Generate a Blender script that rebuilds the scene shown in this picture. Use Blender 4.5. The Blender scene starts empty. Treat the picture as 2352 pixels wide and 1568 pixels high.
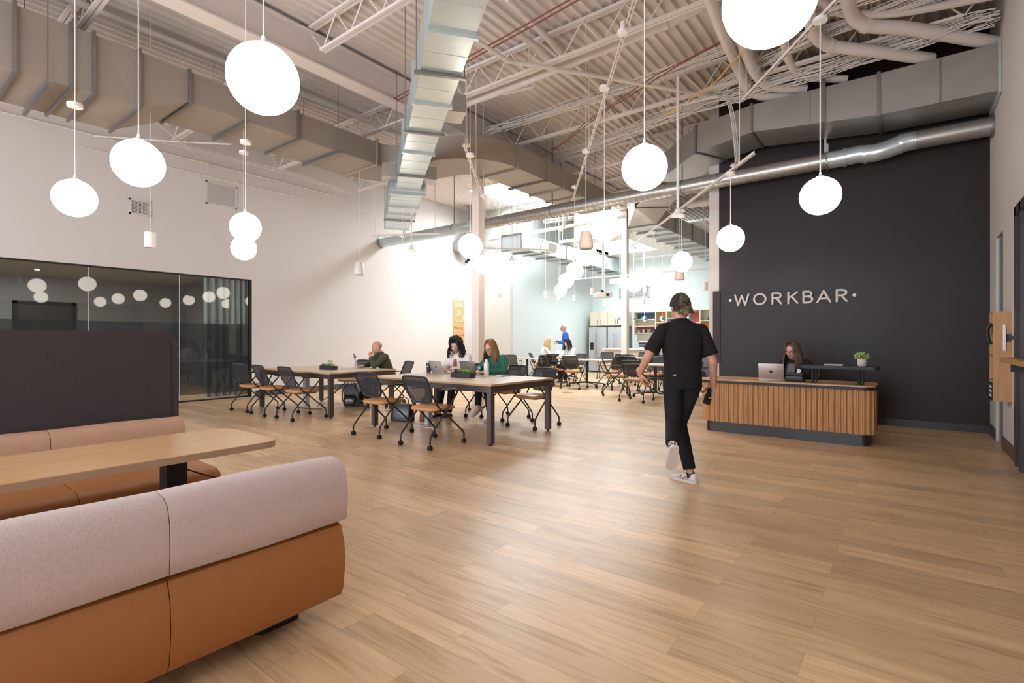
import bpy, bmesh, math, random
from mathutils import Vector as V, Matrix, Quaternion
R = math.radians
sc = bpy.context.scene
col = bpy.context.scene.collection

# ---------------------------------------------------------------- camera, world, exposure
EYE = 1.30
YAW = 37.5
cam_d = bpy.data.cameras.new('camera')
cam_d.sensor_width = 36.0
cam_d.lens = 18.0
cam_d.shift_y = -5.0/2352
cam_d.clip_start = 0.05
cam = bpy.data.objects.new('camera', cam_d); col.objects.link(cam)
cam.location = (0, 0, EYE); cam.rotation_euler = (R(90), 0, R(YAW))
sc.camera = cam
FD = V((-math.sin(R(YAW)), math.cos(R(YAW)), 0)); RD = V((math.cos(R(YAW)), math.sin(R(YAW)), 0))

wd = bpy.data.worlds.new('world'); sc.world = wd; wd.use_nodes = True
bg = wd.node_tree.nodes['Background']
bg.inputs['Color'].default_value = (0.75, 0.88, 1.0, 1); bg.inputs['Strength'].default_value = 1.0
sc.view_settings.view_transform = 'Standard'; sc.view_settings.look = 'None'
sc.view_settings.exposure = 0.85; sc.view_settings.gamma = 1.0
sc.view_settings.use_curve_mapping = False
sc.cycles.max_bounces = 7; sc.cycles.diffuse_bounces = 4; sc.cycles.glossy_bounces = 3
sc.cycles.transmission_bounces = 4; sc.cycles.transparent_max_bounces = 10
sc.cycles.caustics_reflective = False; sc.cycles.caustics_refractive = False
sc.cycles.sample_clamp_indirect = 8.0
# light the place has: globes (in their builder), skylights and the window behind the camera
GLOBE_E = 6.0
SKYLIGHT_E = 25.0
REAR_WINDOW_E = 7.6

# ---------------------------------------------------------------- view helpers (pixel of the photo -> point of the room)
def ray(u): return FD + RD*((u-1176)/1176.0)
def at_depth(u, v, D):
    p = ray(u)*D; return V((p.x, p.y, EYE + (779-v)/1176.0*D))
def at_z(u, v, z): return at_depth(u, v, (z-EYE)*1176.0/(779-v))
def on_x(u, v, X): return at_depth(u, v, X/ray(u).x)
def on_y(u, v, Y): return at_depth(u, v, Y/ray(u).y)

# ---------------------------------------------------------------- materials
MATS = {}
def mat(name, color, rough=0.6, metal=0.0, spec=0.5, noise=None, bump=None, emit=None, alpha=None, scale=(1,1,1), coat=0.0, sheen=0.0):
    """noise=(scale, amount): mottled value; bump=(scale, strength)"""
    if name in MATS: return MATS[name]
    m = bpy.data.materials.new(name); m.use_nodes = True; MATS[name] = m
    nt = m.node_tree; b = nt.nodes['Principled BSDF']
    c = tuple(color) + (1,)
    b.inputs['Base Color'].default_value = c
    b.inputs['Roughness'].default_value = rough; b.inputs['Metallic'].default_value = metal
    b.inputs['Specular IOR Level'].default_value = spec
    if coat: b.inputs['Coat Weight'].default_value = coat
    if sheen: b.inputs['Sheen Weight'].default_value = sheen
    if emit:
        b.inputs['Emission Color'].default_value = tuple(emit[0]) + (1,); b.inputs['Emission Strength'].default_value = emit[1]
    if noise or bump:
        tc = nt.nodes.new('ShaderNodeTexCoord'); mp = nt.nodes.new('ShaderNodeMapping')
        mp.inputs['Scale'].default_value = scale
        nt.links.new(tc.outputs['Object'], mp.inputs['Vector'])
    if noise:
        n = nt.nodes.new('ShaderNodeTexNoise'); n.inputs['Scale'].default_value = noise[0]; n.inputs['Detail'].default_value = 5
        nt.links.new(mp.outputs['Vector'], n.inputs['Vector'])
        mx = nt.nodes.new('ShaderNodeMix'); mx.data_type = 'RGBA'
        a = noise[1]
        mx.inputs['A'].default_value = tuple(max(0, x*(1-a)) for x in color) + (1,)
        mx.inputs['B'].default_value = tuple(min(1, x*(1+a)) for x in color) + (1,)
        nt.links.new(n.outputs['Fac'], mx.inputs['Factor']); nt.links.new(mx.outputs['Result'], b.inputs['Base Color'])
    if bump:
        n2 = nt.nodes.new('ShaderNodeTexNoise'); n2.inputs['Scale'].default_value = bump[0]; n2.inputs['Detail'].default_value = 4
        nt.links.new(mp.outputs['Vector'], n2.inputs['Vector'])
        bp = nt.nodes.new('ShaderNodeBump'); bp.inputs['Strength'].default_value = bump[1]; bp.inputs['Distance'].default_value = 0.01
        nt.links.new(n2.outputs['Fac'], bp.inputs['Height']); nt.links.new(bp.outputs['Normal'], b.inputs['Normal'])
    if alpha is not None:
        out = [n for n in nt.nodes if n.type == 'OUTPUT_MATERIAL'][0]
        tr = nt.nodes.new('ShaderNodeBsdfTransparent'); ms = nt.nodes.new('ShaderNodeMixShader')
        ms.inputs['Fac'].default_value = alpha
        nt.links.new(tr.outputs['BSDF'], ms.inputs[1]); nt.links.new(b.outputs['BSDF'], ms.inputs[2]); nt.links.new(ms.outputs['Shader'], out.inputs['Surface'])
    return m

def wood(name, c1, c2, rough=0.45, along=(1.2, 14, 14), rot=(0, 0, 0)):
    if name in MATS: return MATS[name]
    m = bpy.data.materials.new(name); m.use_nodes = True; MATS[name] = m
    nt = m.node_tree; b = nt.nodes['Principled BSDF']
    tc = nt.nodes.new('ShaderNodeTexCoord'); mp = nt.nodes.new('ShaderNodeMapping')
    mp.inputs['Scale'].default_value = along; mp.inputs['Rotation'].default_value = rot
    n = nt.nodes.new('ShaderNodeTexNoise'); n.inputs['Scale'].default_value = 2.5; n.inputs['Detail'].default_value = 7; n.inputs['Distortion'].default_value = 0.6
    cr = nt.nodes.new('ShaderNodeValToRGB')
    cr.color_ramp.elements[0].position = 0.3; cr.color_ramp.elements[0].color = tuple(c1) + (1,)
    cr.color_ramp.elements[1].position = 0.72; cr.color_ramp.elements[1].color = tuple(c2) + (1,)
    nt.links.new(tc.outputs['Object'], mp.inputs['Vector']); nt.links.new(mp.outputs['Vector'], n.inputs['Vector'])
    nt.links.new(n.outputs['Fac'], cr.inputs['Fac']); nt.links.new(cr.outputs['Color'], b.inputs['Base Color'])
    b.inputs['Roughness'].default_value = rough
    return m

def floor_material():
    m = bpy.data.materials.new('vinyl_plank_floor'); m.use_nodes = True
    nt = m.node_tree; N = nt.nodes; L = nt.links; b = N['Principled BSDF']
    tc = N.new('ShaderNodeTexCoord')
    mp = N.new('ShaderNodeMapping'); mp.inputs['Location'].default_value = (0.33, 0.07, 0)
    L.new(tc.outputs['Object'], mp.inputs['Vector'])
    br = N.new('ShaderNodeTexBrick'); br.offset = 0.37; br.offset_frequency = 2; br.squash = 1.0
    br.inputs['Scale'].default_value = 1.0; br.inputs['Brick Width'].default_value = 1.22; br.inputs['Row Height'].default_value = 0.178
    br.inputs['Mortar Size'].default_value = 0.0012; br.inputs['Mortar Smooth'].default_value = 0.3; br.inputs['Bias'].default_value = 0.0
    br.inputs['Color1'].default_value = (0, 0, 0, 1); br.inputs['Color2'].default_value = (1, 1, 1, 1); br.inputs['Mortar'].default_value = (0.5, 0.5, 0.5, 1)
    L.new(mp.outputs['Vector'], br.inputs['Vector'])
    # per plank random offset pushes the grain
    sep = N.new('ShaderNodeSeparateColor'); L.new(br.outputs['Color'], sep.inputs['Color'])
    com = N.new('ShaderNodeCombineXYZ')
    mul = N.new('ShaderNodeMath'); mul.operation = 'MULTIPLY'; mul.inputs[1].default_value = 37.0
    L.new(sep.outputs['Red'], mul.inputs[0]); L.new(mul.outputs[0], com.inputs['X']); L.new(mul.outputs[0], com.inputs['Z'])
    add = N.new('ShaderNodeVectorMath'); add.operation = 'ADD'
    L.new(mp.outputs['Vector'], add.inputs[0]); L.new(com.outputs['Vector'], add.inputs[1])
    mp2 = N.new('ShaderNodeMapping'); mp2.inputs['Scale'].default_value = (0.9, 11, 1); L.new(add.outputs['Vector'], mp2.inputs['Vector'])
    g = N.new('ShaderNodeTexNoise'); g.inputs['Scale'].default_value = 2.2; g.inputs['Detail'].default_value = 8; g.inputs['Distortion'].default_value = 0.9
    L.new(mp2.outputs['Vector'], g.inputs['Vector'])
    mp3 = N.new('ShaderNodeMapping'); mp3.inputs['Scale'].default_value = (1.6, 60, 1); L.new(add.outputs['Vector'], mp3.inputs['Vector'])
    g2 = N.new('ShaderNodeTexNoise'); g2.inputs['Scale'].default_value = 3.0; g2.inputs['Detail'].default_value = 4
    L.new(mp3.outputs['Vector'], g2.inputs['Vector'])
    cr = N.new('ShaderNodeValToRGB'); e = cr.color_ramp.elements
    e[0].position = 0.25; e[0].color = (0.45, 0.27, 0.135, 1); e[1].position = 0.78; e[1].color = (0.74, 0.52, 0.315, 1)
    e2 = cr.color_ramp.elements.new(0.48); e2.color = (0.64, 0.43, 0.245, 1)
    L.new(g.outputs['Fac'], cr.inputs['Fac'])
    ov = N.new('ShaderNodeMix'); ov.data_type = 'RGBA'; ov.blend_type = 'OVERLAY'; ov.inputs['Factor'].default_value = 0.16
    L.new(cr.outputs['Color'], ov.inputs['A']); L.new(g2.outputs['Fac'], ov.inputs['B'])
    # plank tone
    hs = N.new('ShaderNodeHueSaturation'); L.new(ov.outputs['Result'], hs.inputs['Color'])
    mr = N.new('ShaderNodeMapRange'); mr.inputs['To Min'].default_value = 0.84; mr.inputs['To Max'].default_value = 1.16
    L.new(sep.outputs['Red'], mr.inputs['Value']); L.new(mr.outputs['Result'], hs.inputs['Value'])
    mm = N.new('ShaderNodeMix'); mm.data_type = 'RGBA'; mm.inputs['B'].default_value = (0.20, 0.12, 0.06, 1)
    f = N.new('ShaderNodeMath'); f.operation = 'MULTIPLY'; f.inputs[1].default_value = 0.55; L.new(br.outputs['Fac'], f.inputs[0])
    L.new(f.outputs[0], mm.inputs['Factor']); L.new(hs.outputs['Color'], mm.inputs['A']); L.new(mm.outputs['Result'], b.inputs['Base Color'])
    b.inputs['Roughness'].default_value = 0.32; b.inputs['Specular IOR Level'].default_value = 0.5
    bp = N.new('ShaderNodeBump'); bp.inputs['Strength'].default_value = 0.12; bp.inputs['Distance'].default_value = 0.004
    L.new(g2.outputs['Fac'], bp.inputs['Height']); L.new(bp.outputs['Normal'], b.inputs['Normal'])
    return m

M_FLOOR = floor_material()
M_WALL = mat('white_wall_paint', (0.62, 0.575, 0.545), 0.75, bump=(60, .05))
M_BLUEWALL = mat('pale_blue_wall_paint', (0.69, 0.77, 0.76), 0.75)
M_BLACKWALL = mat('charcoal_wall_paint', (0.0185, 0.0125, 0.011), 0.45, spec=0.3, bump=(90, .06))
M_DECK = mat('white_painted_deck', (0.68, 0.61, 0.555), 0.6, noise=(1.5, .06))
M_STEELWHITE = mat('white_painted_steel', (0.72, 0.65, 0.60), 0.5)
M_GALV = mat('galvanised_steel', (0.40, 0.395, 0.375), 0.36, metal=0.75, noise=(3, .12), bump=(4, .25))
M_GALVBRIGHT = mat('sky_tinted_galvanised_steel', (0.56, 0.64, 0.65), 0.30, metal=0.6, noise=(2.2, .12), bump=(3, .35))  # bluish base colour carries the daylight the ducts would reflect
M_DUCTPAINT = mat('beige_painted_duct', (0.30, 0.255, 0.21), 0.5, noise=(2, .07), bump=(1.5, .3))
M_FLANGE = mat('duct_flange_steel', (0.27, 0.265, 0.265), 0.35, metal=0.8)
M_TRIM = mat('dark_base_trim', (0.07, 0.065, 0.068), 0.5)
M_BROWNTRIM = mat('brown_base_trim', (0.12, 0.085, 0.06), 0.5)
M_WHITE = mat('white_plastic', (0.80, 0.77, 0.74), 0.45)
M_BLACK = mat('black_plastic', (0.016, 0.015, 0.016), 0.45, spec=0.35)
M_DARKMETAL = mat('dark_bronze_metal', (0.075, 0.058, 0.052), 0.42, metal=0.3)
M_CABLE_W = mat('white_cable', (0.70, 0.66, 0.63), 0.5)
M_CABLE_R = mat('red_conduit', (0.22, 0.06, 0.04), 0.5)
M_CABLE_Y = mat('yellow_cable', (0.80, 0.50, 0.06), 0.5)

# ---------------------------------------------------------------- mesh helpers
class MB:
    def __init__(s): s.bm = bmesh.new()
    def box(s, c, size, rot=None, bevel=0.0, seg=2):
        mt = Matrix.Translation(V(c))
        if rot is not None: mt = mt @ (rot if isinstance(rot, Matrix) else Matrix.Rotation(rot, 4, 'Z'))
        mt = mt @ Matrix.Diagonal((size[0], size[1], size[2], 1))
        r = bmesh.ops.create_cube(s.bm, size=1, matrix=mt)
        if bevel > 0:
            vs = set(r['verts']); es = [e for e in s.bm.edges if e.verts[0] in vs and e.verts[1] in vs]
            bmesh.ops.bevel(s.bm, geom=es, offset=bevel, segments=seg, profile=0.5, affect='EDGES')
        return s
    def b6(s, x0, x1, y0, y1, z0, z1, bevel=0.0, seg=2):
        return s.box(((x0+x1)/2, (y0+y1)/2, (z0+z1)/2), (abs(x1-x0), abs(y1-y0), abs(z1-z0)), None, bevel, seg)
    def cyl(s, p0, p1, r0, r1=None, n=12, cap=True):
        p0, p1 = V(p0), V(p1); d = p1-p0; L = d.length
        if L < 1e-6: return s
        r1 = r0 if r1 is None else r1
        mt = Matrix.Translation((p0+p1)/2) @ d.to_track_quat('Z', 'Y').to_matrix().to_4x4()
        bmesh.ops.create_cone(s.bm, cap_ends=cap, cap_tris=False, segments=n, radius1=r0, radius2=r1, depth=L, matrix=mt)
        return s
    def tube(s, pts, r, n=8, cap=True):
        """pts: list of points, r: radius or list"""
        pts = [V(p) for p in pts]; k = len(pts)
        rr = r if isinstance(r, (list, tuple)) else [r]*k
        rings = []; up = None
        for i in range(k):
            t = (pts[min(i+1, k-1)] - pts[max(i-1, 0)])
            if t.length < 1e-9: t = V((0, 0, 1))
            t.normalize()
            if up is None:
                a = V((0, 0, 1)) if abs(t.z) < 0.9 else V((1, 0, 0))
                x = a.cross(t).normalized()
            else:
                x = (up - t*up.dot(t))
                x = x.normalized() if x.length > 1e-6 else V((1, 0, 0))
            up = x; y = t.cross(x)
            rings.append([s.bm.verts.new(pts[i] + (x*math.cos(2*math.pi*j/n) + y*math.sin(2*math.pi*j/n))*rr[i]) for j in range(n)])
        for a, b in zip(rings, rings[1:]):
            for j in range(n): s.bm.faces.new((a[j], a[(j+1) % n], b[(j+1) % n], b[j]))
        if cap:
            s.bm.faces.new(list(reversed(rings[0]))); s.bm.faces.new(rings[-1])
        return s
    def ball(s, c, r, n=16, m=10, rot=None):
        rx, ry, rz = (r, r, r) if not isinstance(r, (tuple, list)) else r
        mt = Matrix.Translation(V(c))
        if rot is not None: mt = mt @ rot
        bmesh.ops.create_uvsphere(s.bm, u_segments=n, v_segments=m, radius=1, matrix=mt @ Matrix.Diagonal((rx, ry, rz, 1)))
        return s
    def lathe(s, prof, c=(0, 0, 0), n=24, cap=True):
        c = V(c); rings = []
        for (r, z) in prof:
            rings.append([s.bm.verts.new(c + V((max(r, 1e-4)*math.cos(2*math.pi*j/n), max(r, 1e-4)*math.sin(2*math.pi*j/n), z))) for j in range(n)])
        for a, b in zip(rings, rings[1:]):
            for j in range(n): s.bm.faces.new((a[j], a[(j+1) % n], b[(j+1) % n], b[j]))
        if cap:
            s.bm.faces.new(list(reversed(rings[0]))); s.bm.faces.new(rings[-1])
        return s
    def prism(s, poly, z0, z1):
        """poly: list of (x,y), extruded in z"""
        a = [s.bm.verts.new((p[0], p[1], z0)) for p in poly]; b = [s.bm.verts.new((p[0], p[1], z1)) for p in poly]
        n = len(poly)
        s.bm.faces.new(list(reversed(a))); s.bm.faces.new(b)
        for i in range(n): s.bm.faces.new((a[i], a[(i+1) % n], b[(i+1) % n], b[i]))
        return s
    def loft(s, rings, cap=True):
        rs = [[s.bm.verts.new(V(p)) for p in r] for r in rings]
        n = len(rs[0])
        for a, b in zip(rs, rs[1:]):
            for j in range(n): s.bm.faces.new((a[j], a[(j+1) % n], b[(j+1) % n], b[j]))
        if cap:
            s.bm.faces.new(list(reversed(rs[0]))); s.bm.faces.new(rs[-1])
        return s
    def xf(s, m):
        bmesh.ops.transform(s.bm, matrix=m, verts=s.bm.verts); return s
    def mesh(s, name, m=None, smooth=False, angle=None):
        bmesh.ops.recalc_face_normals(s.bm, faces=s.bm.faces)
        me = bpy.data.meshes.new(name); s.bm.to_mesh(me); s.bm.free()
        if m: me.materials.append(m)
        if smooth:
            for p in me.polygons: p.use_smooth = True
            if angle is not None:
                try: me.set_sharp_from_angle(angle=R(angle))
                except Exception: pass
        return me

def link(name, me, parent=None, loc=None, rot=None):
    o = bpy.data.objects.new(name, me); col.objects.link(o)
    if parent is not None: o.parent = parent
    if loc is not None: o.location = loc
    if rot is not None: o.rotation_euler = rot
    return o
def obj(name, mb, m, parent=None, smooth=False, angle=35, loc=None, rot=None, label=None):
    o = link(name, mb.mesh(name, m, smooth, angle), parent, loc, rot)
    if label: o['label'] = label
    return o
def tag(o, label, cat, group=None, kind=None):
    o['label'] = label; o['category'] = cat
    if group: o['group'] = group
    if kind: o['kind'] = kind
    return o
def thing(name, label, cat, loc=(0, 0, 0), rz=0.0, group=None):
    o = bpy.data.objects.new(name, None); col.objects.link(o)
    o.empty_display_size = 0.1
    o.location = loc; o.rotation_euler = (0, 0, rz)
    return tag(o, label, cat, group)
def struct(name, mb, m, smooth=False):
    o = obj(name, mb, m, None, smooth); o['kind'] = 'structure'; return o
def dup(o, loc=None, rz=None, label=None, group=None, scale=None, _parent=None):
    c = o.copy(); col.objects.link(c); c.parent = _parent
    for ch in list(o.children): dup(ch, _parent=c)
    if loc is not None: c.location = loc
    if rz is not None: c.rotation_euler = (0, 0, rz)
    if label: c['label'] = label
    if group: c['group'] = group
    if scale: c.scale = (scale,)*3
    return c
def arc(c, r, a0, a1, n, plane='xy'):
    out = []
    for i in range(n+1):
        a = R(a0 + (a1-a0)*i/n); x, y = r*math.cos(a), r*math.sin(a)
        out.append(V(c) + (V((x, y, 0)) if plane == 'xy' else V((x, 0, y)) if plane == 'xz' else V((0, x, y))))
    return out
def rrect(x0, x1, y0, y1, r, n=6, corners=(1, 1, 1, 1)):
    pts = []
    cs = [((x1-r, y0+r), -90), ((x1-r, y1-r), 0), ((x0+r, y1-r), 90), ((x0+r, y0+r), 180)]
    raw = [(x1, y0), (x1, y1), (x0, y1), (x0, y0)]
    for k, (c, a0) in enumerate(cs):
        if corners[k]:
            for i in range(n+1):
                a = R(a0 + 90*i/n); pts.append((c[0]+r*math.cos(a), c[1]+r*math.sin(a)))
        else: pts.append(raw[k])
    return pts
ORD = ['first', 'second', 'third', 'fourth', 'fifth', 'sixth', 'seventh', 'eighth', 'ninth', 'tenth', 'eleventh', 'twelfth']

# ================================================================ THE SETTING
LX, RX, BY = -11.75, 0.93, 9.60       # left wall, right wall, charcoal wall
KY, FX = 18.75, -10.2                 # kitchen wall, far left wall
REAR = -4.5
DECK = 5.62
fl = MB().b6(-17.2, 3.0, REAR-.3, KY+.3, -0.12, 0.0)
struct('floor', fl, M_FLOOR)

# left wall with the long glass opening of the meeting room
GY1 = 5.62; GY0 = -3.6; GT = 2.65
mb = MB().b6(LX-.16, LX, GY1, 13.2, 0, DECK+.1).b6(LX-.16, LX, REAR, GY1, GT, DECK+.1).b6(LX-.16, LX, REAR, GY0, 0, GT)
struct('wall_left', mb, M_WALL)
struct('wall_return', MB().b6(LX-.16, FX, 13.2, 13.36, 0, DECK+.1), mat('grey_white_wall_paint', (0.62, 0.62, 0.57), .75))
struct('wall_far_left', MB().b6(FX-.16, FX, 13.36, KY+.2, 0, DECK+.1), M_BLUEWALL)
mbk = MB().b6(FX, -2.6, KY, KY+.2, 0, DECK+.1)
for i in range(1, 9): mbk.b6(FX+i*.92-.004, FX+i*.92+.004, KY-.004, KY, 2.5, DECK)
struct('wall_kitchen', mbk, M_BLUEWALL)
struct('wall_charcoal', MB().b6(-2.66, RX, BY, BY+.18, 0, DECK+.1), M_BLACKWALL)
struct('wall_charcoal_end', MB().b6(-2.83, -2.66, BY, BY+.18, 0, DECK+.1), M_WALL)
struct('wall_cafe_side', MB().b6(-2.76, -2.6, BY+.18, KY, 0, DECK+.1), M_WALL)
# right wall: near run, a tall recess and the far pier
mb = MB().b6(RX, RX+.2, 9.02, BY+.18, 0, DECK+.1)            # pier beside the charcoal wall
mb.b6(RX, RX+.2, 7.35, 8.42, 0, DECK+.1)
mb.b6(RX, RX+.2, 8.42, 9.02, 2.6, DECK+.1)
mb.b6(RX, RX+.2, REAR, 7.35, 2.66, DECK+.1)
struct('wall_right', mb, M_WALL)
# recessed side passage behind the first pier
struct('wall_passage', MB().b6(RX+.2, RX+1.6, 8.42-.1, 8.42, 0, DECK).b6(RX+1.5, RX+1.6, 8.42, 9.02, 0, DECK).b6(RX+.2, RX+1.6, 9.02, 9.12, 0, DECK), M_WALL)
# back wall with three big windows
mb = MB().b6(-16.9, RX+.2, REAR-.2, REAR, 3.3, DECK+.1).b6(-16.9, RX+.2, REAR-.2, REAR, 0, .3)
WX = [(-10.6, -7.6), (-7.0, -4.0), (-3.4, -.4)]
xs = [-16.9, -10.6, -7.6, -7.0, -4.0, -3.4, -.4, RX+.2]
for i in range(0, 8, 2): mb.b6(xs[i], xs[i+1], REAR-.2, REAR, .3, 3.3)
struct('wall_back', mb, M_WALL)
M_DAY = mat('daylit_glass', (0.8, 0.85, 0.9), .4, emit=((0.80, 0.87, 1.0), REAR_WINDOW_E))
for i, (a, b) in enumerate(WX):
    w = MB()
    for x in (a, (a+b)/2-.03, b-.06): w.b6(x, x+.06, REAR-.12, REAR-.04, .3, 3.3)
    for z in (.3, 1.9, 3.24): w.b6(a, b, REAR-.12, REAR-.04, z, z+.06)
    f = struct('window_%d' % (i+1), w, M_DARKMETAL)
    obj('pane', MB().b6(a, b, REAR-.17, REAR-.15, .3, 3.3), M_DAY, f)

# base trims
struct('baseboard_left', MB().b6(LX, LX+.014, GY1+.08, 13.2, 0, .13), M_TRIM)
struct('baseboard_charcoal', MB().b6(-2.64, RX, BY-.014, BY, 0, .11), mat('black_base_trim', (0.02, 0.018, 0.018), .35))
struct('baseboard_right', MB().b6(RX-.014, RX, 7.5, 8.42, 0, .15), M_BROWNTRIM)
struct('baseboard_right_pier', MB().b6(RX-.014, RX, 9.02, BY-.015, 0, .15), M_TRIM)
struct('baseboard_return', MB().b6(LX, FX, 13.186, 13.2, 0, .13), M_TRIM)
# end frame of the charcoal wall (dark steel jamb plate)
struct('trim_1', MB().b6(-2.76, -2.64, BY-.03, BY, .88, 2.17), mat('brown_steel', (0.035, 0.022, 0.018), .5, spec=.3))
# dark storefront frame on the right wall, next to the camera side
mb = MB()
for y in (7.0, 7.27): mb.b6(RX-.035, RX+.16, y, y+.09, 0, 2.66)
mb.b6(RX-.035, RX+.16, 3.2, 7.36, 2.56, 2.66); mb.b6(RX+.04, RX+.12, 3.2, 7.3, 0, 2.56)
struct('window_frame_right', mb, mat('charcoal_frame', (0.045, 0.04, 0.042), .35)).name = 'window_4'
struct('wall_right_blocker', MB().b6(RX+.17, RX+.2, REAR, 7.35, 0, 2.66), M_WALL)  # solid wall added behind the frame to keep daylight out
# glass leaf in the passage opening
struct('door_1', MB().b6(RX+.02, RX+.05, 8.44, 9.0, 0, 2.58), mat('grey_glass_leaf', (0.35, .38, .38), .1, alpha=.55))

# roof deck: ribbed steel with skylight openings (X0,X1,Y0,Y1)
SKY = [(-10.0, -7.6, 11.0, 13.1)]
mb = MB(); pitch = .152
x = -17.0
prof = [(0, 0), (.035, 0), (.055, .045), (.132, .045), (.152, 0)]
while x < RX+1.7:
    segs = [(REAR-.2, KY+.2)]
    for (a, b, c, d) in SKY:
        if x+pitch > a and x < b:
            ns = []
            for (s0, s1) in segs:
                if c > s0 and d < s1: ns += [(s0, c), (d, s1)]
                else: ns.append((s0, s1))
            segs = ns
    for (s0, s1) in segs:
        A = [mb.bm.verts.new((x+p[0], s0, DECK+p[1])) for p in prof]; B = [mb.bm.verts.new((x+p[0], s1, DECK+p[1])) for p in prof]
        for i in range(4): mb.bm.faces.new((A[i], A[i+1], B[i+1], B[i]))
    x += pitch
deck = link('ceiling', mb.mesh('ceiling', M_DECK)); deck['kind'] = 'structure'
for p in deck.data.polygons: pass
sm = MB()
M_SKY = mat('skylight_diffuser', (0.9, .95, 1.0), .5, emit=((0.84, 0.93, 1.0), SKYLIGHT_E))
for i, (a, b, c, d) in enumerate(SKY):
    k = MB()
    t = .05
    k.b6(a-t, a, c-t, d+t, DECK-.02, DECK+.45).b6(b, b+t, c-t, d+t, DECK-.02, DECK+.45).b6(a, b, c-t, c, DECK-.02, DECK+.45).b6(a, b, d, d+t, DECK-.02, DECK+.45)
    f = struct('window_%d' % (5+i), k, M_WHITE)
    obj('pane', MB().b6(a, b, c, d, DECK+.42, DECK+.45), M_SKY, f)
# lowered smooth ceiling over the cafe with its own skylight
a, b, c, d = -9.0, -4.3, 14.3, 18.6
e0, e1, g0, g1 = -8.8, -6.9, 15.0, 17.4
zc = 4.45
k = MB().b6(a, e0, c, d, zc, zc+.1).b6(e1, b, c, d, zc, zc+.1).b6(e0, e1, c, g0, zc, zc+.1).b6(e0, e1, g1, d, zc, zc+.1)
for xx in (-8.95, -6.4, -4.4):
    for yy in (14.4, 18.4): k.cyl((xx, yy, zc+.1), (xx, yy, DECK), .01, n=6)
k.b6(e0-.05, e0, g0, g1, zc+.1, DECK).b6(e1, e1+.05, g0, g1, zc+.1, DECK)
struct('ceiling_lowered', k, M_WHITE)
f = struct('window_7', MB().b6(e0, e1, g0-.03, g0, zc, zc+.4).b6(e0, e1, g1, g1+.03, zc, zc+.4).b6(e0-.03, e0, g0, g1, zc, zc+.4).b6(e1, e1+.03, g0, g1, zc, zc+.4), M_WHITE)
obj('pane', MB().b6(e0, e1, g0, g1, zc+.36, zc+.4), mat('kitchen_skylight_diffuser', (0.9, .95, 1.0), .5, emit=((0.86, 0.94, 1.0), 12)), f)

# ---------------------------------------------------------------- steel: beams, columns, joists
BX = -6.61
def beam(y0, y1, label, X=BX):
    t = thing('roof_beam', label, 'beam', (X, y0, 5.12))
    L = y1-y0
    obj('flange', MB().b6(-.13, .13, 0, L, 0, .025), M_STEELWHITE, t)
    obj('flange', MB().b6(-.13, .13, 0, L, .41, .435), M_STEELWHITE, t)
    obj('web', MB().b6(-.01, .01, 0, L, .025, .41), M_STEELWHITE, t)
    return t
beam(REAR, 7.5, 'wide white steel roof beam running over the near tables')
beam(7.5, 14.28, 'white steel roof beam continuing past the near column towards the cafe')
def column(x, y, z1, label):
    t = thing('steel_column', label, 'column', (x, y, 0))
    obj('shaft', MB().b6(-.085, .085, -.085, .085, .02, z1), mat('warm_white_column_paint', (0.80, .70, .64), .5), t)
    obj('base_plate', MB().b6(-.1, .1, -.1, .1, 0, .02), M_STEELWHITE, t)
    obj('cap_plate', MB().b6(-.13, .13, -.13, .13, z1-.02, z1), M_STEELWHITE, t)
column(-6.61, 7.53, 5.12, 'white square column rising beside the table with the two women')
column(-6.61, 14.15, 5.12, 'white square column farther back in the cafe, in front of the kitchen')

def joist(x0, x1, y, label, group):
    t = thing('roof_joist', label, 'joist', (x0, y, 5.18), 0, group)
    L = x1-x0
    obj('top_chord', MB().b6(0, L, -.05, -.006, .395, .43).b6(0, L, .006, .05, .395, .43), M_STEELWHITE, t)
    obj('bottom_chord', MB().b6(.35, L-.35, -.045, -.006, 0, .035).b6(.35, L-.35, .006, .045, 0, .035), M_STEELWHITE, t)
    w = MB(); n = max(4, int(round((L-.7)/.62))); dx = (L-.7)/n
    for i in range(n):
        a = .35+i*dx
        w.cyl((a, 0, .02), (a+dx/2, 0, .41), .011, n=6).cyl((a+dx/2, 0, .41), (a+dx, 0, .02), .011, n=6)
    w.cyl((0.02, 0, .41), (.35, 0, .02), .011, n=6).cyl((L-.02, 0, .41), (L-.35, 0, .02), .011, n=6)
    obj('web', w, M_STEELWHITE, t)
    return t
JY = [-.35, 1.8, 3.93, 6.06, 8.22, 10.4, 12.5]
g = 'open-web joists under the roof deck'
for i, y in enumerate(JY):
    joist(BX+.02, RX-.02, y, 'white open-web roof joist over the open floor, %s from the camera wall' % ORD[i], g)
    if y > 1 and y < 10:
        joist(LX+.02, BX-.02, y, 'white open-web roof joist between left wall and big beam, %s from the camera wall' % ORD[i], g)
joist(LX+1.6, BX-.02, 13.25, 'white open-web roof joist beyond the first skylight over the cafe', g)
for y in (14.2, 16.2, 18.2):
    joist(-4.2, -2.8, y, 'short white roof joist beside the lowered cafe ceiling, %s' % {14.2: 'nearest', 16.2: 'middle', 18.2: 'farthest'}[y], g)
joist(BX+.02, -2.8, 12.51+1.2, 'white open-web roof joist just before the lowered cafe ceiling', g)

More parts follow.
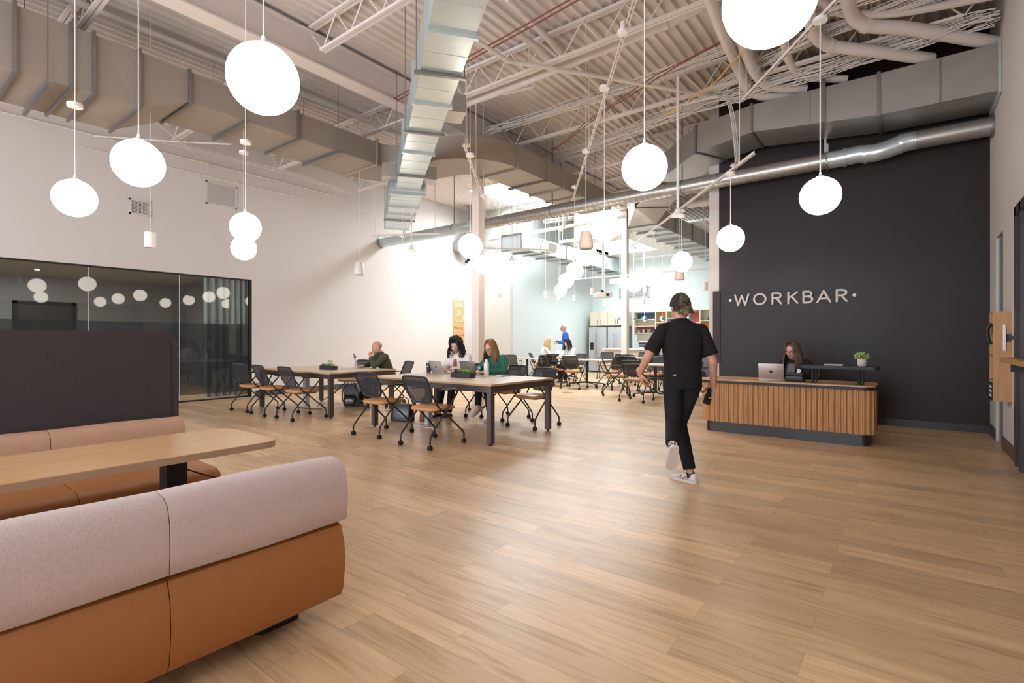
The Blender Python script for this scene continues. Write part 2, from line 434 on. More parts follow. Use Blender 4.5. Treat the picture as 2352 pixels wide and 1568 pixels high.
# ================================================================ MEETING ROOM BEHIND THE GLASS
MR0 = -16.8
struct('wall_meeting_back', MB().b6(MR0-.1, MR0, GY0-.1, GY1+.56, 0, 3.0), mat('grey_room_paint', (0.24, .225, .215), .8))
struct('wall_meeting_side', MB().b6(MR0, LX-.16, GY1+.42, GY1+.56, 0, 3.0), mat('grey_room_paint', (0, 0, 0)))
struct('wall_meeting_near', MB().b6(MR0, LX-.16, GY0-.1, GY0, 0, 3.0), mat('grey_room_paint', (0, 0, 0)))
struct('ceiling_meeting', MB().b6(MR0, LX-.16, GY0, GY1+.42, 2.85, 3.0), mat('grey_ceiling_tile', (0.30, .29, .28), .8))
M_DOWN = mat('added_downlight_lens', (1, 1, 1), .4, emit=((1, .97, .92), 1500))  # lamps added to brighten the room behind the glass
for i, (x, y) in enumerate([(-13.6, 1.2), (-13.6, 3.4), (-15.3, .4), (-15.3, 2.6), (-13.2, 4.9)]):
    t = thing('added_downlight', 'small round downlight in the meeting room ceiling, %s row, %s' % (['glass side', 'glass side', 'back', 'back', 'glass side'][i], ['left', 'middle', 'left', 'right', 'by the curtain'][i]), 'light', (x, y, 2.845), 0, 'meeting room downlights')
    obj('trim_ring', MB().lathe([(.035, 0), (.05, 0), (.05, .006), (.035, .006)], n=16, cap=False), M_WHITE, t)
    obj('lens', MB().cyl((0, 0, .001), (0, 0, .006), .034), M_DOWN, t)
t = thing('wall_screen', 'big dark wall screen inside the meeting room behind the glass', 'television', (MR0+.02, -.2, 1.75))
obj('screen', MB().b6(.02, .05, -2.0, 2.0, -.55, .75, .01), mat('dark_screen_glass', (.008, .01, .014), .12), t)
obj('bezel', MB().b6(0, .03, -2.03, 2.03, -.58, .78, .008), M_BLACK, t)
t = thing('meeting_room_door', 'dark doorway in the back wall of the meeting room', 'door', (MR0+.01, 3.0, 0))
obj('leaf', MB().b6(0, .04, -.5, .5, 0, 2.15), mat('dark_door_brown', (.04, .025, .02), .5), t)
obj('frame', MB().b6(0, .06, -.58, -.5, 0, 2.22).b6(0, .06, .5, .58, 0, 2.22).b6(0, .06, -.58, .58, 2.15, 2.23), M_BLACK, t)
for i, (y0, y1) in enumerate([(-2.9, -.75), (-.6, 1.0)]):
    t = thing('low_display', 'pale lit display strip low on the meeting room wall, %s' % ['left one', 'right one'][i], 'display', (-15.6, (y0+y1)/2, 0), 0, 'lit displays in the meeting room')
    L = y1-y0
    obj('panel', MB().b6(.02, .03, -L/2, L/2, 1.2, 1.86), mat('lit_display', (.5, .5, .55), .4, emit=((.62, .56, .66), .55)), t)
    obj('housing', MB().b6(-.03, .02, -L/2-.02, L/2+.02, 1.18, 1.88), M_BLACK, t)
    obj('stand', MB().b6(-.02, .0, -.05, .05, .02, 1.2).b6(-.2, .2, -.25, .25, 0, .02), M_BLACK, t)
def glass_mat(name, tint, ior=1.5):
    m = bpy.data.materials.new(name); m.use_nodes = True; MATS[name] = m
    nt = m.node_tree; N = nt.nodes; N.remove(N['Principled BSDF']); out = N['Material Output']
    tr = N.new('ShaderNodeBsdfTransparent'); tr.inputs['Color'].default_value = tuple(tint)+(1,)
    gl = N.new('ShaderNodeBsdfGlossy'); gl.inputs['Roughness'].default_value = .02
    fr = N.new('ShaderNodeFresnel'); fr.inputs['IOR'].default_value = ior
    ms = N.new('ShaderNodeMixShader')
    ge = N.new('ShaderNodeNewGeometry'); iv = N.new('ShaderNodeMath'); iv.operation = 'SUBTRACT'; iv.inputs[0].default_value = 1.0
    mu = N.new('ShaderNodeMath'); mu.operation = 'MULTIPLY'
    nt.links.new(ge.outputs['Backfacing'], iv.inputs[1]); nt.links.new(iv.outputs[0], mu.inputs[0]); nt.links.new(fr.outputs[0], mu.inputs[1]); nt.links.new(mu.outputs[0], ms.inputs['Fac']); nt.links.new(tr.outputs[0], ms.inputs[1]); nt.links.new(gl.outputs[0], ms.inputs[2]); nt.links.new(ms.outputs[0], out.inputs['Surface'])
    return m
M_GLASS = glass_mat('clear_partition_glass', (.80, .84, .84), 1.62)
M_FILM = mat('smoky_privacy_film', (.055, .062, .072), .35, alpha=.5)
ys = [GY0, -1.74, -.26, 1.22, 2.70, 4.18, GY1]
t = thing('glass_partition', 'long frameless glass wall of the meeting room with a smoky band across its lower half', 'glass wall', (LX-.06, 0, 0))
for a, b in zip(ys, ys[1:]):
    p = obj('glass_panel', MB().b6(-.006, .006, a+.004, b-.004, .03, GT-.02), M_GLASS, t)
    obj('film', MB().b6(-.009, -.0068, a+.004, b-.004, .14, 1.64), M_FILM, p)
for y in ys[1:-1]: obj('joint', MB().b6(-.008, .008, y-.005, y+.005, .03, GT-.03), mat('clear_joint', (.5, .52, .52), .3), t)
obj('top_channel', MB().b6(-.02, .02, GY0, GY1, GT-.03, GT), M_BLACK, t)
obj('bottom_channel', MB().b6(-.02, .02, GY0, GY1, 0, .03), M_BLACK, t)
obj('jamb', MB().b6(-.06, .06, GY1-.03, GY1, 0, GT), M_BLACK, t)
# curtain
def curtain(x, y0, y1, z0, z1, label):
    n = 220; pts = []
    for i in range(n+1):
        y = y0+(y1-y0)*i/n
        pts.append((x + .045*math.sin(y*46+1.2*math.sin(y*7)) + .012*math.sin(y*117), y))
    mb = MB()
    rows = []
    for zz, s in ((z0, 1.15), (z0+.8, 1.0), (z0+1.8, .9), (z1, .7)):
        rows.append([mb.bm.verts.new((x+(p[0]-x)*s, p[1], zz)) for p in pts] + [mb.bm.verts.new((x+(p[0]-x)*s-.006, p[1], zz)) for p in reversed(pts)])
    for a, b in zip(rows, rows[1:]):
        m = len(a)
        for j in range(m): mb.bm.faces.new((a[j], a[(j+1) % m], b[(j+1) % m], b[j]))
    t = thing('curtain', label, 'curtain', (0, 0, 0))
    obj('cloth', mb, mat('grey_sheer_curtain', (.62, .62, .57), .85), t, True)
    obj('rail', MB().b6(x-.03, x+.03, y0, y1, z1, z1+.04), M_BLACK, t)
curtain(LX-.34, 4.75, 5.88, .03, 2.81, 'tall grey pleated curtain drawn aside at the right end behind the glass wall')

# ================================================================ DUCTWORK
def rect(f, b, z0, z1):
    """ring from front point f=(x,y) and back point b=(x,y)"""
    return [(f[0], f[1], z0), (b[0], b[1], z0), (b[0], b[1], z1), (f[0], f[1], z1)]
def flange(f, b, z0, z1, t, along, m=None, grow=.035, th=.03):
    f = V((f[0], f[1], 0)); b = V((b[0], b[1], 0)); w = (b-f).normalized()
    a = V((along[0], along[1], 0)).normalized()*th/2
    mb = MB()
    F, B = f-w*grow, b+w*grow
    def bar(p, q, za, zb):
        r0 = [p-a+V((0, 0, za)), q-a+V((0, 0, za)), q-a+V((0, 0, zb)), p-a+V((0, 0, zb))]
        r1 = [x+a*2 for x in r0]; mb.loft([r0, r1])
    bar(F, B, z0-grow, z0); bar(F, B, z1, z1+grow); bar(F, f, z0, z1); bar(b, B, z0, z1)
    return obj('flange', mb, m or M_FLANGE, t)
def xbreak(mb, ring0, ring1):
    mb.loft([ring0, ring1])

# left painted duct with the S bend
def shape_y(x0, x1, y, z0, z1): return ((x1, y), (x0, y), z0, z1)
t = thing('painted_duct', 'large beige painted rectangular duct along the left wall, curving over to the near column', 'duct', (0, 0, 0))
big = [-3.0, -1.2, .2, 1.10, 1.56, 1.77, 2.22]
BZ0, BZ1 = 4.17, 4.86
for a, b in zip(big, big[1:]):
    mb = MB().loft([rect((-7.52, a), (-8.65, a), BZ0, BZ1), rect((-7.52, b), (-8.65, b), BZ0, BZ1)])
    # pressed diagonal creases on the side and underside
    mb.bm.faces.ensure_lookup_table()
    for f in list(mb.bm.faces):
        n = f.normal; f.normal_update(); n = f.normal
        if abs(n.y) < .5 and b-a > .3:
            c = f.calc_center_median() + n*.0
            r = bmesh.ops.poke(mb.bm, faces=[f]); r['verts'][0].co += n*(-.012 if n.z > -1 else .012)
    obj('section', mb, M_DUCTPAINT, t)
obj('reducer', MB().loft([rect((-7.52, 2.22), (-8.65, 2.22), BZ0, BZ1), rect((-7.52, 2.78), (-8.5, 2.78), 4.44, 4.84)]), M_DUCTPAINT, t)
small = [2.78, 4.31, 5.81]
for a, b in zip(small, small[1:]):
    obj('section', MB().loft([rect((-7.52, a), (-8.5, a), 4.44, 4.84), rect((-7.52, b), (-8.5, b), 4.44, 4.84)]), M_DUCTPAINT, t)
for y in big[1:]: flange((-7.52, y), (-8.65, y), BZ0, BZ1, t, (0, 1))
for y in small: flange((-7.52, y), (-8.5, y), 4.44, 4.84, t, (0, 1), M_DUCTPAINT if y > 5 else None)
# S bend
hd = 0.0; P = V((-8.01, 5.81)); w = .49; rings = []
def ring_at(P, hd, w, z0, z1):
    tx, ty = math.sin(hd), math.cos(hd)         # heading, 0 = +Y, positive towards +X
    rx, ry = ty, -tx
    return rect((P.x+rx*w, P.y+ry*w), (P.x-rx*w, P.y-ry*w), z0, z1)
rings.append(ring_at(P, hd, w, 4.44, 4.84)); n = 12; r = .8; phi = R(80)
for i in range(n):
    hd += phi/n; P = P + V((math.sin(hd-phi/n/2), math.cos(hd-phi/n/2)))*(r*phi/n); rings.append(ring_at(P, hd, w-.04*(i+1)/n, 4.44, 4.84))
P = P + V((math.sin(hd), math.cos(hd)))*.64; rings.append(ring_at(P, hd, .44, 4.44, 4.84))
for i in range(n):
    hd -= phi/n; P = P + V((math.sin(hd+phi/n/2), math.cos(hd+phi/n/2)))*(r*phi/n); rings.append(ring_at(P, hd, .44-.02*(i+1)/n, 4.44, 4.84))
obj('bend', MB().loft(rings), M_DUCTPAINT, t, True, 40)
ex, ey = P.x, P.y
prev = ey
for y in (9.1, 9.75, 11.3):
    obj('section', MB().loft([rect((ex+.42, prev), (ex-.42, prev), 4.44, 4.84), rect((ex+.42, y), (ex-.42, y), 4.44, 4.84)]), M_DUCTPAINT, t)
    flange((ex+.42, prev), (ex-.42, prev), 4.44, 4.84, t, (0, 1), M_DUCTPAINT); prev = y
def trapeze(t, x0, x1, y, z, z1=5.6, m=None):
    mb = MB().b6(x0-.06, x1+.06, y-.02, y+.02, z-.045, z-.002)
    mb.cyl((x0-.04, y, z-.04), (x0-.04, y, z1), .005, n=6).cyl((x1+.04, y, z-.04), (x1+.04, y, z1), .005, n=6)
    obj('hanger', mb, m or M_FLANGE, t)
for y in (-.3, 1.36): trapeze(t, -8.65, -7.52, y, BZ0-.035)
for y in (3.5, 5.0): trapeze(t, -8.5, -7.52, y, 4.44)
for y in (8.4, 10.4): trapeze(t, ex-.42, ex+.42, y, 4.44)

# bright duct crossing diagonally over the room
A = V((-.803, .596)); Nn = V((.596, .803))
C0 = V((-3.11, 3.2))
def dring(tt, w, z0, z1):
    c = C0 + A*tt; return rect((c+Nn*w)[:], (c-Nn*w)[:], z0, z1)
t = thing('diagonal_duct', 'shiny galvanised duct running diagonally across the room towards the left wall', 'duct', (0, 0, 0))
st = [(-3.6, .205), (-1.6, .205), (0, .205), (1.395, .20), (2.95, .205), (4.8, .205)]
def seams(mb, t0, t1, w, z0, step=.42):
    k = int((t1-t0)/step)
    for i in range(1, k+1):
        tt = t0+(t1-t0)*i/(k+1); c = C0+A*tt
        mb.box((c.x, c.y, z0-.0005), (.006, 2*w, .006), math.atan2(A.y, A.x))
        for s in (1, -1):
            e = c+Nn*s*w; mb.box((e.x, e.y, z0+.21), (.006, .005, .42), math.atan2(A.y, A.x))
for (a, wa), (b, wb) in zip(st, st[1:]):
    mb = MB().loft([dring(a, wa, 3.95, 4.37), dring(b, wb, 3.95, 4.37)]); seams(mb, a, b, wa, 3.95); obj('section', mb, M_GALVBRIGHT, t)
for (a, b, w) in ((4.8, 6.05, .28), (6.05, 6.68, .28), (6.68, 8.2, .28)):
    mb = MB().loft([dring(a, w, 3.95, 4.37), dring(b, w, 3.95, 4.37)]); seams(mb, a, b, w, 3.95, .3); obj('section', mb, M_GALVBRIGHT, t)
for (a, w, g) in ((-1.6, .205, .03), (0, .205, .03), (1.395, .20, .03), (2.95, .205, .03), (4.8, .28, .03), (5.0, .28, .05), (6.05, .28, .03), (6.68, .28, .03), (8.2, .28, .02)):
    c = C0+A*a; flange((c+Nn*w)[:], (c-Nn*w)[:], 3.95, 4.37, t, A, M_GALVBRIGHT, g, .035)
for (tt, s, w) in ((1.9, 1, .2), (4.62, 1, .2), (4.62, -1, .2)):
    c = C0+A*tt+Nn*s*(w+.13)
    mb = MB().box((c.x, c.y, 4.16), (.34, .25, .22), math.atan2(A.y, A.x))
    p = obj('side_outlet', mb, M_GALV, t)
for tt in (-1.0, .7, 2.2, 4.0, 7.2):
    w = .24 if tt < 4.5 else .32
    mb = MB()
    for s in (1, -1):
        c = C0+A*tt+Nn*s*w; mb.cyl((c.x, c.y, 3.93), (c.x, c.y, DECK), .005, n=6)
    c = C0+A*tt; mb.box((c.x, c.y, 3.93), (.04, 2*w+.04, .03), math.atan2(A.y, A.x))
    obj('hanger', mb, M_FLANGE, t)

# galvanised duct on the charcoal wall side, turning to the cafe
t = thing('box_duct', 'grey galvanised box duct high before the charcoal wall, bending back to the cafe', 'duct', (0, 0, 0))
S = [((.92, 8.53), (.92, 9.29), 4.32, 4.90), ((-.28, 8.53), (-.28, 9.29), 4.34, 4.90), ((-1.88, 8.53), (-1.88, 9.29), 4.50, 4.92),
     ((-2.81, 8.78), (-2.5, 9.45), 4.46, 4.91), ((-3.93, 9.84), (-3.45, 10.35), 4.42, 4.88), ((-4.75, 10.7), (-4.15, 11.1), 4.22, 4.66), ((-5.35, 11.6), (-4.63, 11.6), 4.0, 4.44)]
for s0, s1 in zip(S, S[1:]):
    mb = MB().loft([rect(*s0), rect(*s1)]); obj('section', mb, M_GALV, t)
    d = V(s1[0])-V(s0[0]); flange(s1[0], s1[1], s1[2], s1[3], t, (s1[1][1]-s1[0][1], -(s1[1][0]-s1[0][0])), None, .02, .04)
prev = 11.6
for y in (12.9, 14.2, 15.6, 17.1, 18.7):
    obj('section', MB().loft([rect((-4.63, prev), (-5.35, prev), 4.0, 4.44), rect((-4.63, y), (-5.35, y), 4.0, 4.44)]), M_GALV, t)
    flange((-4.63, y-.03), (-5.35, y-.03), 4.0, 4.44, t, (0, 1), None, .025, .04)
    trapeze(t, -5.35, -4.63, (prev+y)/2, 4.0, 4.45 if y > 14.3 else 5.6); prev = y
obj('wall_collar', MB().b6(.895, .925, 8.49, 9.33, 4.28, 4.94), M_GALVBRIGHT, t)
obj('hanger', MB().b6(-.95, -.9, 8.5, 8.525, 4.4, 5.6), M_FLANGE, t)
obj('hanger', MB().b6(-1.0, -.97, 9.30, 9.32, 4.15, 5.6), M_FLANGE, t)
obj('access_seam', MB().b6(.35, .37, 8.522, 8.53, 4.33, 4.9).b6(-1.1, -1.09, 8.522, 8.53, 4.42, 4.9), M_FLANGE, t)

# cafe side duct
t = thing('cafe_duct', 'bright silver box duct along the far left wall of the cafe', 'duct', (0, 0, 0))
prev = 11.9
for i, y in enumerate((13.0, 14.4, 15.8, 17.2, 18.7)):
    obj('section', MB().loft([rect((-8.8, prev), (-9.5, prev), 3.92, 4.36), rect((-8.8, y), (-9.5, y), 3.92, 4.36)]), M_GALVBRIGHT, t)
    flange((-8.8, prev), (-9.5, prev), 3.92, 4.36, t, (0, 1), None, .025, .04); trapeze(t, -9.5, -8.8, (prev+y)/2, 3.92, 5.6); prev = y
for y in (12.9, 15.0): 
    p = obj('outlet_box', MB().b6(-8.78, -8.55, y, y+.55, 3.98, 4.24), M_WHITE, t)
    g_ = MB()
    for k in range(6): g_.b6(-8.548, -8.54, y+.04, y+.51, 4.0+k*.04, 4.015+k*.04)
    obj('grille', g_, M_FLANGE, p)

# round spiral duct
def spiral(path, r, mb):
    mb.tube(path, r, n=28)
def ribs(mb, p0, p1, r, step):
    p0, p1 = V(p0), V(p1); L = (p1-p0).length; k = int(L/step); d = (p1-p0).normalized()
    for i in range(k+1):
        c = p0+d*(i*step); mb.cyl(c-d*.006, c+d*.006, r+.006, n=28)
t = thing('spiral_duct', 'round spiral steel duct spanning the whole room below the ceiling', 'duct', (0, 0, 0))
mb = MB(); mb.tube([(-.95, 9.24, 4.06), (-5.0, 9.24, 4.05), (-8.2, 9.24, 4.04)], .125, n=28); ribs(mb, (-8.2, 9.24, 4.04), (-.95, 9.24, 4.06), .125, .115)
obj('straight_run', mb, M_GALV, t, True, 50)
mb = MB(); mb.tube([(-8.2, 9.24, 4.04), (-10.6, 9.24, 4.03), (-11.73, 9.24, 4.03)], .13, n=28); ribs(mb, (-11.6, 9.24, 4.03), (-8.3, 9.24, 4.04), .13, .14)
obj('straight_run', mb, M_GALVBRIGHT, t, True, 50)
mb = MB(); mb.tube([(.91, 9.24, 4.12), (.1, 9.24, 4.12)], .125, n=28); ribs(mb, (.1, 9.24, 4.12), (.85, 9.24, 4.12), .125, .115)
obj('wall_run', mb, M_GALV, t, True, 50)
mb = MB(); mb.tube([(-.97, 9.24, 4.06), (-.75, 9.24, 4.06), (-.55, 9.24, 4.07), (-.35, 9.22, 4.04), (-.2, 9.22, 4.06), (0, 9.24, 4.12), (.12, 9.24, 4.12)], .128, n=28)
for x, z in ((-.72, 4.06), (-.47, 4.05), (-.05, 4.11)): mb.cyl((x-.02, 9.24, z), (x+.02, 9.24, z), .137, n=28)
obj('offset_elbow', mb, M_GALVBRIGHT, t, True, 50)
obj('wall_collar', MB().cyl((.90, 9.24, 4.12), (.925, 9.24, 4.12), .15, n=28).cyl((-11.74, 9.24, 4.03), (-11.70, 9.24, 4.03), .16, n=28), M_FLANGE, t)
for x in (-.95, -3.2, -6.0, -8.9, -10.8):
    obj('strap_hanger', MB().b6(x-.015, x+.015, 9.235, 9.245, 4.17, 4.32 if x > -1.5 else 5.6).cyl((x-.015, 9.24, 4.045), (x+.015, 9.24, 4.045), .134, n=28), M_FLANGE, t)
t = thing('duct_stub', 'short grey round duct elbow coming out of the left wall near the column', 'duct', (LX, 12.35, 4.35))
obj('elbow', MB().tube([(.01, 0, 0), (.3, 0, 0), (.5, .05, .05), (.62, .12, .2), (.65, .15, .5), (.65, .15, 1.25)], .24, n=24), M_GALV, t, True)
obj('collar', MB().cyl((.28, 0, 0), (.33, 0, 0), .26, n=24), M_FLANGE, t, True, 40)

# ================================================================ PIPES AND CABLES
def smooth_path(pts, k=6):
    pts = [V(p) for p in pts]; out = []
    n = len(pts)
    for i in range(n-1):
        p0, p1, p2, p3 = pts[max(i-1, 0)], pts[i], pts[i+1], pts[min(i+2, n-1)]
        for j in range(k):
            s = j/k
            out.append(.5*((2*p1) + (-p0+p2)*s + (2*p0-5*p1+4*p2-p3)*s*s + (-p0+3*p1-3*p2+p3)*s**3))
    out.append(pts[-1]); return out
M_PIPE = mat('white_pvc_pipe', (.66, .60, .55), .45)
def pipe(pts, r, label, m=None, sm=True, name='ceiling_pipe', cat='pipe'):
    pts = smooth_path(pts, 5) if sm else [V(p) for p in pts]
    o = pts[0].copy(); t = thing(name, label, cat, o, 0)
    obj('run', MB().tube([p-o for p in pts], r, n=14), m or M_PIPE, t, True, 60)
    mb = MB(); kk = len(pts)//2; q = pts[kk]-o; q2 = q+(pts[kk]-pts[kk-1]); d = (q2-q).normalized()
    mb.cyl(q-d*.03, q+d*.03, r*1.15, n=14).cyl(V((q.x, q.y, q.z)), V((q.x, q.y, DECK+.02-o.z)), .006, n=6)
    obj('coupling', mb, M_PIPE, t, True, 40)
pipe([at_z(1600, -90, 5.22), at_z(1655, 60, 5.2), at_z(1700, 165, 5.18), at_z(1722, 207, 5.1), at_z(1770, 222, 5.02), at_z(1850, 214, 5.0)], .075, 'thick white pipe coming over the lobby and bending towards the grey duct')
pipe([at_z(1675, -20, 5.25), at_z(1702, 85, 5.2), at_z(1732, 160, 5.15), at_z(1765, 196, 5.08), at_z(1850, 205, 5.02)], .07, 'second thick white pipe beside the one bending to the grey duct')
pipe([at_z(1800, 95, 5.3), at_z(1818, 150, 5.2), at_z(1850, 175, 5.12), at_z(1945, 182, 5.02)], .055, 'short white pipe elbow above the middle of the grey duct')
pipe([at_z(1855, 20, 5.3), at_z(1870, 75, 5.2), at_z(1905, 104, 5.15), at_z(2010, 118, 5.05), at_z(2140, 136, 4.97)], .075, 'thick white pipe with an elbow over the right half of the grey duct')
pipe([at_z(1945, -40, 5.35), at_z(1955, 28, 5.3), at_z(1990, 58, 5.22), at_z(2090, 66, 5.15), at_z(2290, 100, 4.97)], .08, 'thick white pipe bending towards the right wall above the grey duct')
pipe([at_z(1880, 0, 5.4), at_z(1935, 30, 5.35), at_z(2060, 30, 5.3), at_z(2280, -10, 5.3)], .05, 'thinner white pipe arching above the thick pipes on the right')
pipe([(-6.3, 6.35, 5.25), (-4.5, 6.35, 5.25), (-2.4, 6.35, 5.3), (-1.9, 6.5, 5.45)], .06, 'long white pipe beside the joist that meets the shiny duct', sm=False)
pipe([(-8.0, -2, 5.4), (-8.0, 6.5, 5.4), (-8.0, 9.5, 5.4)], .045, 'beige pipe parallel with the big beam over the left side', sm=False)
pipe([at_z(1084, 85, 5.12), at_z(1165, 140, 5.12), at_z(1215, 148, 5.12), at_z(1500, 197, 5.12), at_z(1700, 234, 5.12)], .03, 'slender white sprinkler pipe bending under the deck right of the shiny duct', sm=False)
pipe([at_z(1110, 18, 5.42), at_z(1240, 112, 5.42), at_z(1400, 250, 5.42), at_z(1465, 330, 5.42)], .042, 'white pipe running away under the deck, left one of a pair', sm=False)
pipe([at_z(1165, -4, 5.42), at_z(1272, 102, 5.42), at_z(1430, 245, 5.42), at_z(1500, 325, 5.42)], .042, 'white pipe running away under the deck, right one of a pair', sm=False)
pipe([at_z(1225, 200, 5.05), at_z(1160, 215, 4.95)], .02, 'short white sprinkler branch hanging under the joist', sm=False)
pipe([at_z(530, 331, 4.9), on_x(400, 325, -10.6), on_x(215, 312, -11.6)], .016, 'thin white rod crossing behind the left duct to the wall', sm=False)
pipe([at_z(358, 280, 4.95), on_x(430, 337, -10.4), on_x(492, 386, -11.6)], .014, 'thin white rod slanting down the left wall behind the duct', sm=False)
pipe([(-11.66, -3, 5.0), (-11.66, 8.8, 5.0)], .016, 'thin white conduit high along the left wall', sm=False)
pipe([(-11.6, 2.5, 4.72), (-11.6, 8.8, 4.72)], .012, 'second thin conduit below the one high on the left wall', sm=False)
pipe([(-10.9, 13.0, 4.6), (-8, 12.9, 4.6), (-5.6, 12.7, 4.6)], .05, 'white pipe crossing high at the start of the cafe', sm=False)
pipe([(-4.1, 12.2, 4.5), (-2.9, 12.3, 4.5)], .09, 'thick white pipe end beside the charcoal wall edge', sm=False)

rnd = random.Random(5)
def bundle(pts, n, spread, label, m=None, r=.006, sag=.05):
    """loose bundle of thin ceiling cables: nobody counts them"""
    base = smooth_path(pts, 8); mb = MB()
    for k in range(n):
        dx, dy, dz = rnd.uniform(-spread, spread), rnd.uniform(-spread, spread), rnd.uniform(-spread*.8, spread*.8)
        ph, am = rnd.uniform(0, 6.28), rnd.uniform(.2, 1)*sag
        pp = [p + V((dx, dy, dz)) + V((0, 0, -am*math.sin(i*.55+ph)**2)) + V((0, am*.6*math.sin(i*.4+ph*2), 0)) for i, p in enumerate(base)]
        mb.tube(pp, r, n=5)
    tag(obj('cable_bundle', mb, m or M_CABLE_W, None, True), label, 'cables', None, 'stuff')
bundle([(-6.3, 9.5, 5.25), (-4.6, 9.1, 5.22), (-3.2, 8.6, 5.15), (-1.9, 8.4, 5.1), (-.3, 8.35, 5.12), (.8, 8.3, 5.15)], 26, .1, 'loose bundle of white cables laid along the top of the grey duct')
bundle([(-6.4, 7.6, 5.35), (-5.0, 7.7, 5.38), (-3.0, 7.6, 5.36), (-1.0, 7.4, 5.36), (.8, 7.3, 5.36)], 16, .09, 'loose bundle of white cables over the reception side of the lobby')
bundle([(-2.6, 8.4, 5.2), (-1.5, 8.0, 5.3), (-.3, 7.8, 5.35), (.8, 7.7, 5.35)], 18, .09, 'white cables fanning out under the deck near the right wall')
bundle([(-.95, 7.6, 5.6), (-.95, 7.65, 5.4), (-.98, 7.7, 5.3), (-1.5, 8.0, 5.25)], 20, .04, 'tied white cables dropping from the deck above the grey duct')
bundle([(-.2, 8.3, 5.6), (-.25, 8.3, 5.3), (-.3, 8.2, 5.1)], 14, .03, 'small tied bunch of white cables beside the thick elbows')
bundle([(-3.0, 7.9, 4.95), (-2.2, 7.85, 4.9), (-1.95, 7.6, 4.6), (-1.75, 7.15, 3.7), (-1.8, 7.1, 3.6)], 5, .03, 'few white cables looping down to the lamp channel before the charcoal wall', None, .007, .02)
bundle([(-6.5, 5.4, 5.15), (-4.3, 5.3, 5.25), (-2.2, 5.2, 5.35), (.3, 4.8, 5.35)], 2, .03, 'dark red conduits running beside a joist over the lobby', M_CABLE_R, .010, .02)
bundle([(-5.4, 8.4, 5.0), (-3.6, 7.5, 5.1), (-1.4, 6.8, 5.2), (.7, 6.4, 5.3)], 2, .05, 'dark red cables hanging in a shallow arc near the cable bundles', M_CABLE_R, .008, .08)
bundle([(-3.1, 8.1, 4.96), (-2.2, 7.7, 5.05), (-1.4, 7.0, 5.2), (-.6, 6.4, 5.3)], 1, .0, 'single yellow cable among the white cables', M_CABLE_Y, .009, .03)
bundle([(-8.2, 12.3, 4.7), (-6.5, 12.2, 4.65), (-4.2, 11.8, 4.7)], 9, .08, 'thin white cables across the ceiling at the start of the cafe')
bundle([(-11.4, 3.5, 5.15), (-11.4, 6.2, 5.2), (-11.4, 8.0, 5.1)], 6, .05, 'thin cables resting on joist ends along the left wall')

# ================================================================ HANGING LIGHTS
M_GLOBE = mat('opal_glass_globe', (1, .97, .92), .35, emit=((1.0, .90, .79), GLOBE_E))
def channel(p0, p1, label):
    p0, p1 = V(p0), V(p1); t = thing('strut_channel', label, 'metal channel', p0)
    d = p1-p0; mb = MB()
    rot = Matrix.Rotation(math.atan2(d.y, d.x), 4, 'Z') @ Matrix.Rotation(-math.asin(d.z/d.length), 4, 'Y')
    mb.box(d/2, (d.length, .04, .006), rot).box(d/2+V((0, 0, .018)), (d.length, .006, .04), rot)
    obj('rail', mb, M_STEELWHITE, t)
    s = MB()
    for k in range(int(d.length/.1)): s.box(d*((k+.5)/int(d.length/.1))-V((0, 0, .004)), (.04, .014, .004), rot)
    s.box(d/2-V((0, 0, .0045)), (d.length, .005, .002), rot)
    obj('slots', s, M_FLANGE, t)
    h = MB()
    for f in (.06, .5, .94):
        q = d*f; h.cyl(q, V((q.x, q.y, DECK-p0.z)), .006, n=6)
    obj('rod', h, M_STEELWHITE, t)
channel((-.1, 1.75, 4.315), (-7.75, 12.45, 4.315), 'white slotted channel carrying the middle row of globe lamps')
channel((-.3, 5.15, 4.32), (-1.65, 6.95, 4.32), 'white slotted channel near the right wall above a globe lamp')
channel((-1.45, 6.72, 3.55), (-5.6, 12.2, 3.62), 'lower white slotted channel carrying the lamps in front of the charcoal wall')
channel((-4.9, 5.3, 4.0), (-6.3, 7.35, 3.9), 'white slotted channel above the lamps by the near column')
channel((-8.45, 6.4, 3.36), (-7.3, 7.15, 3.36), 'short white channel over the globe beside the left wall')
channel((-8.6, 9.9, 3.62), (-7.3, 11.3, 3.62), 'short white channel over the globe just right of the near column')
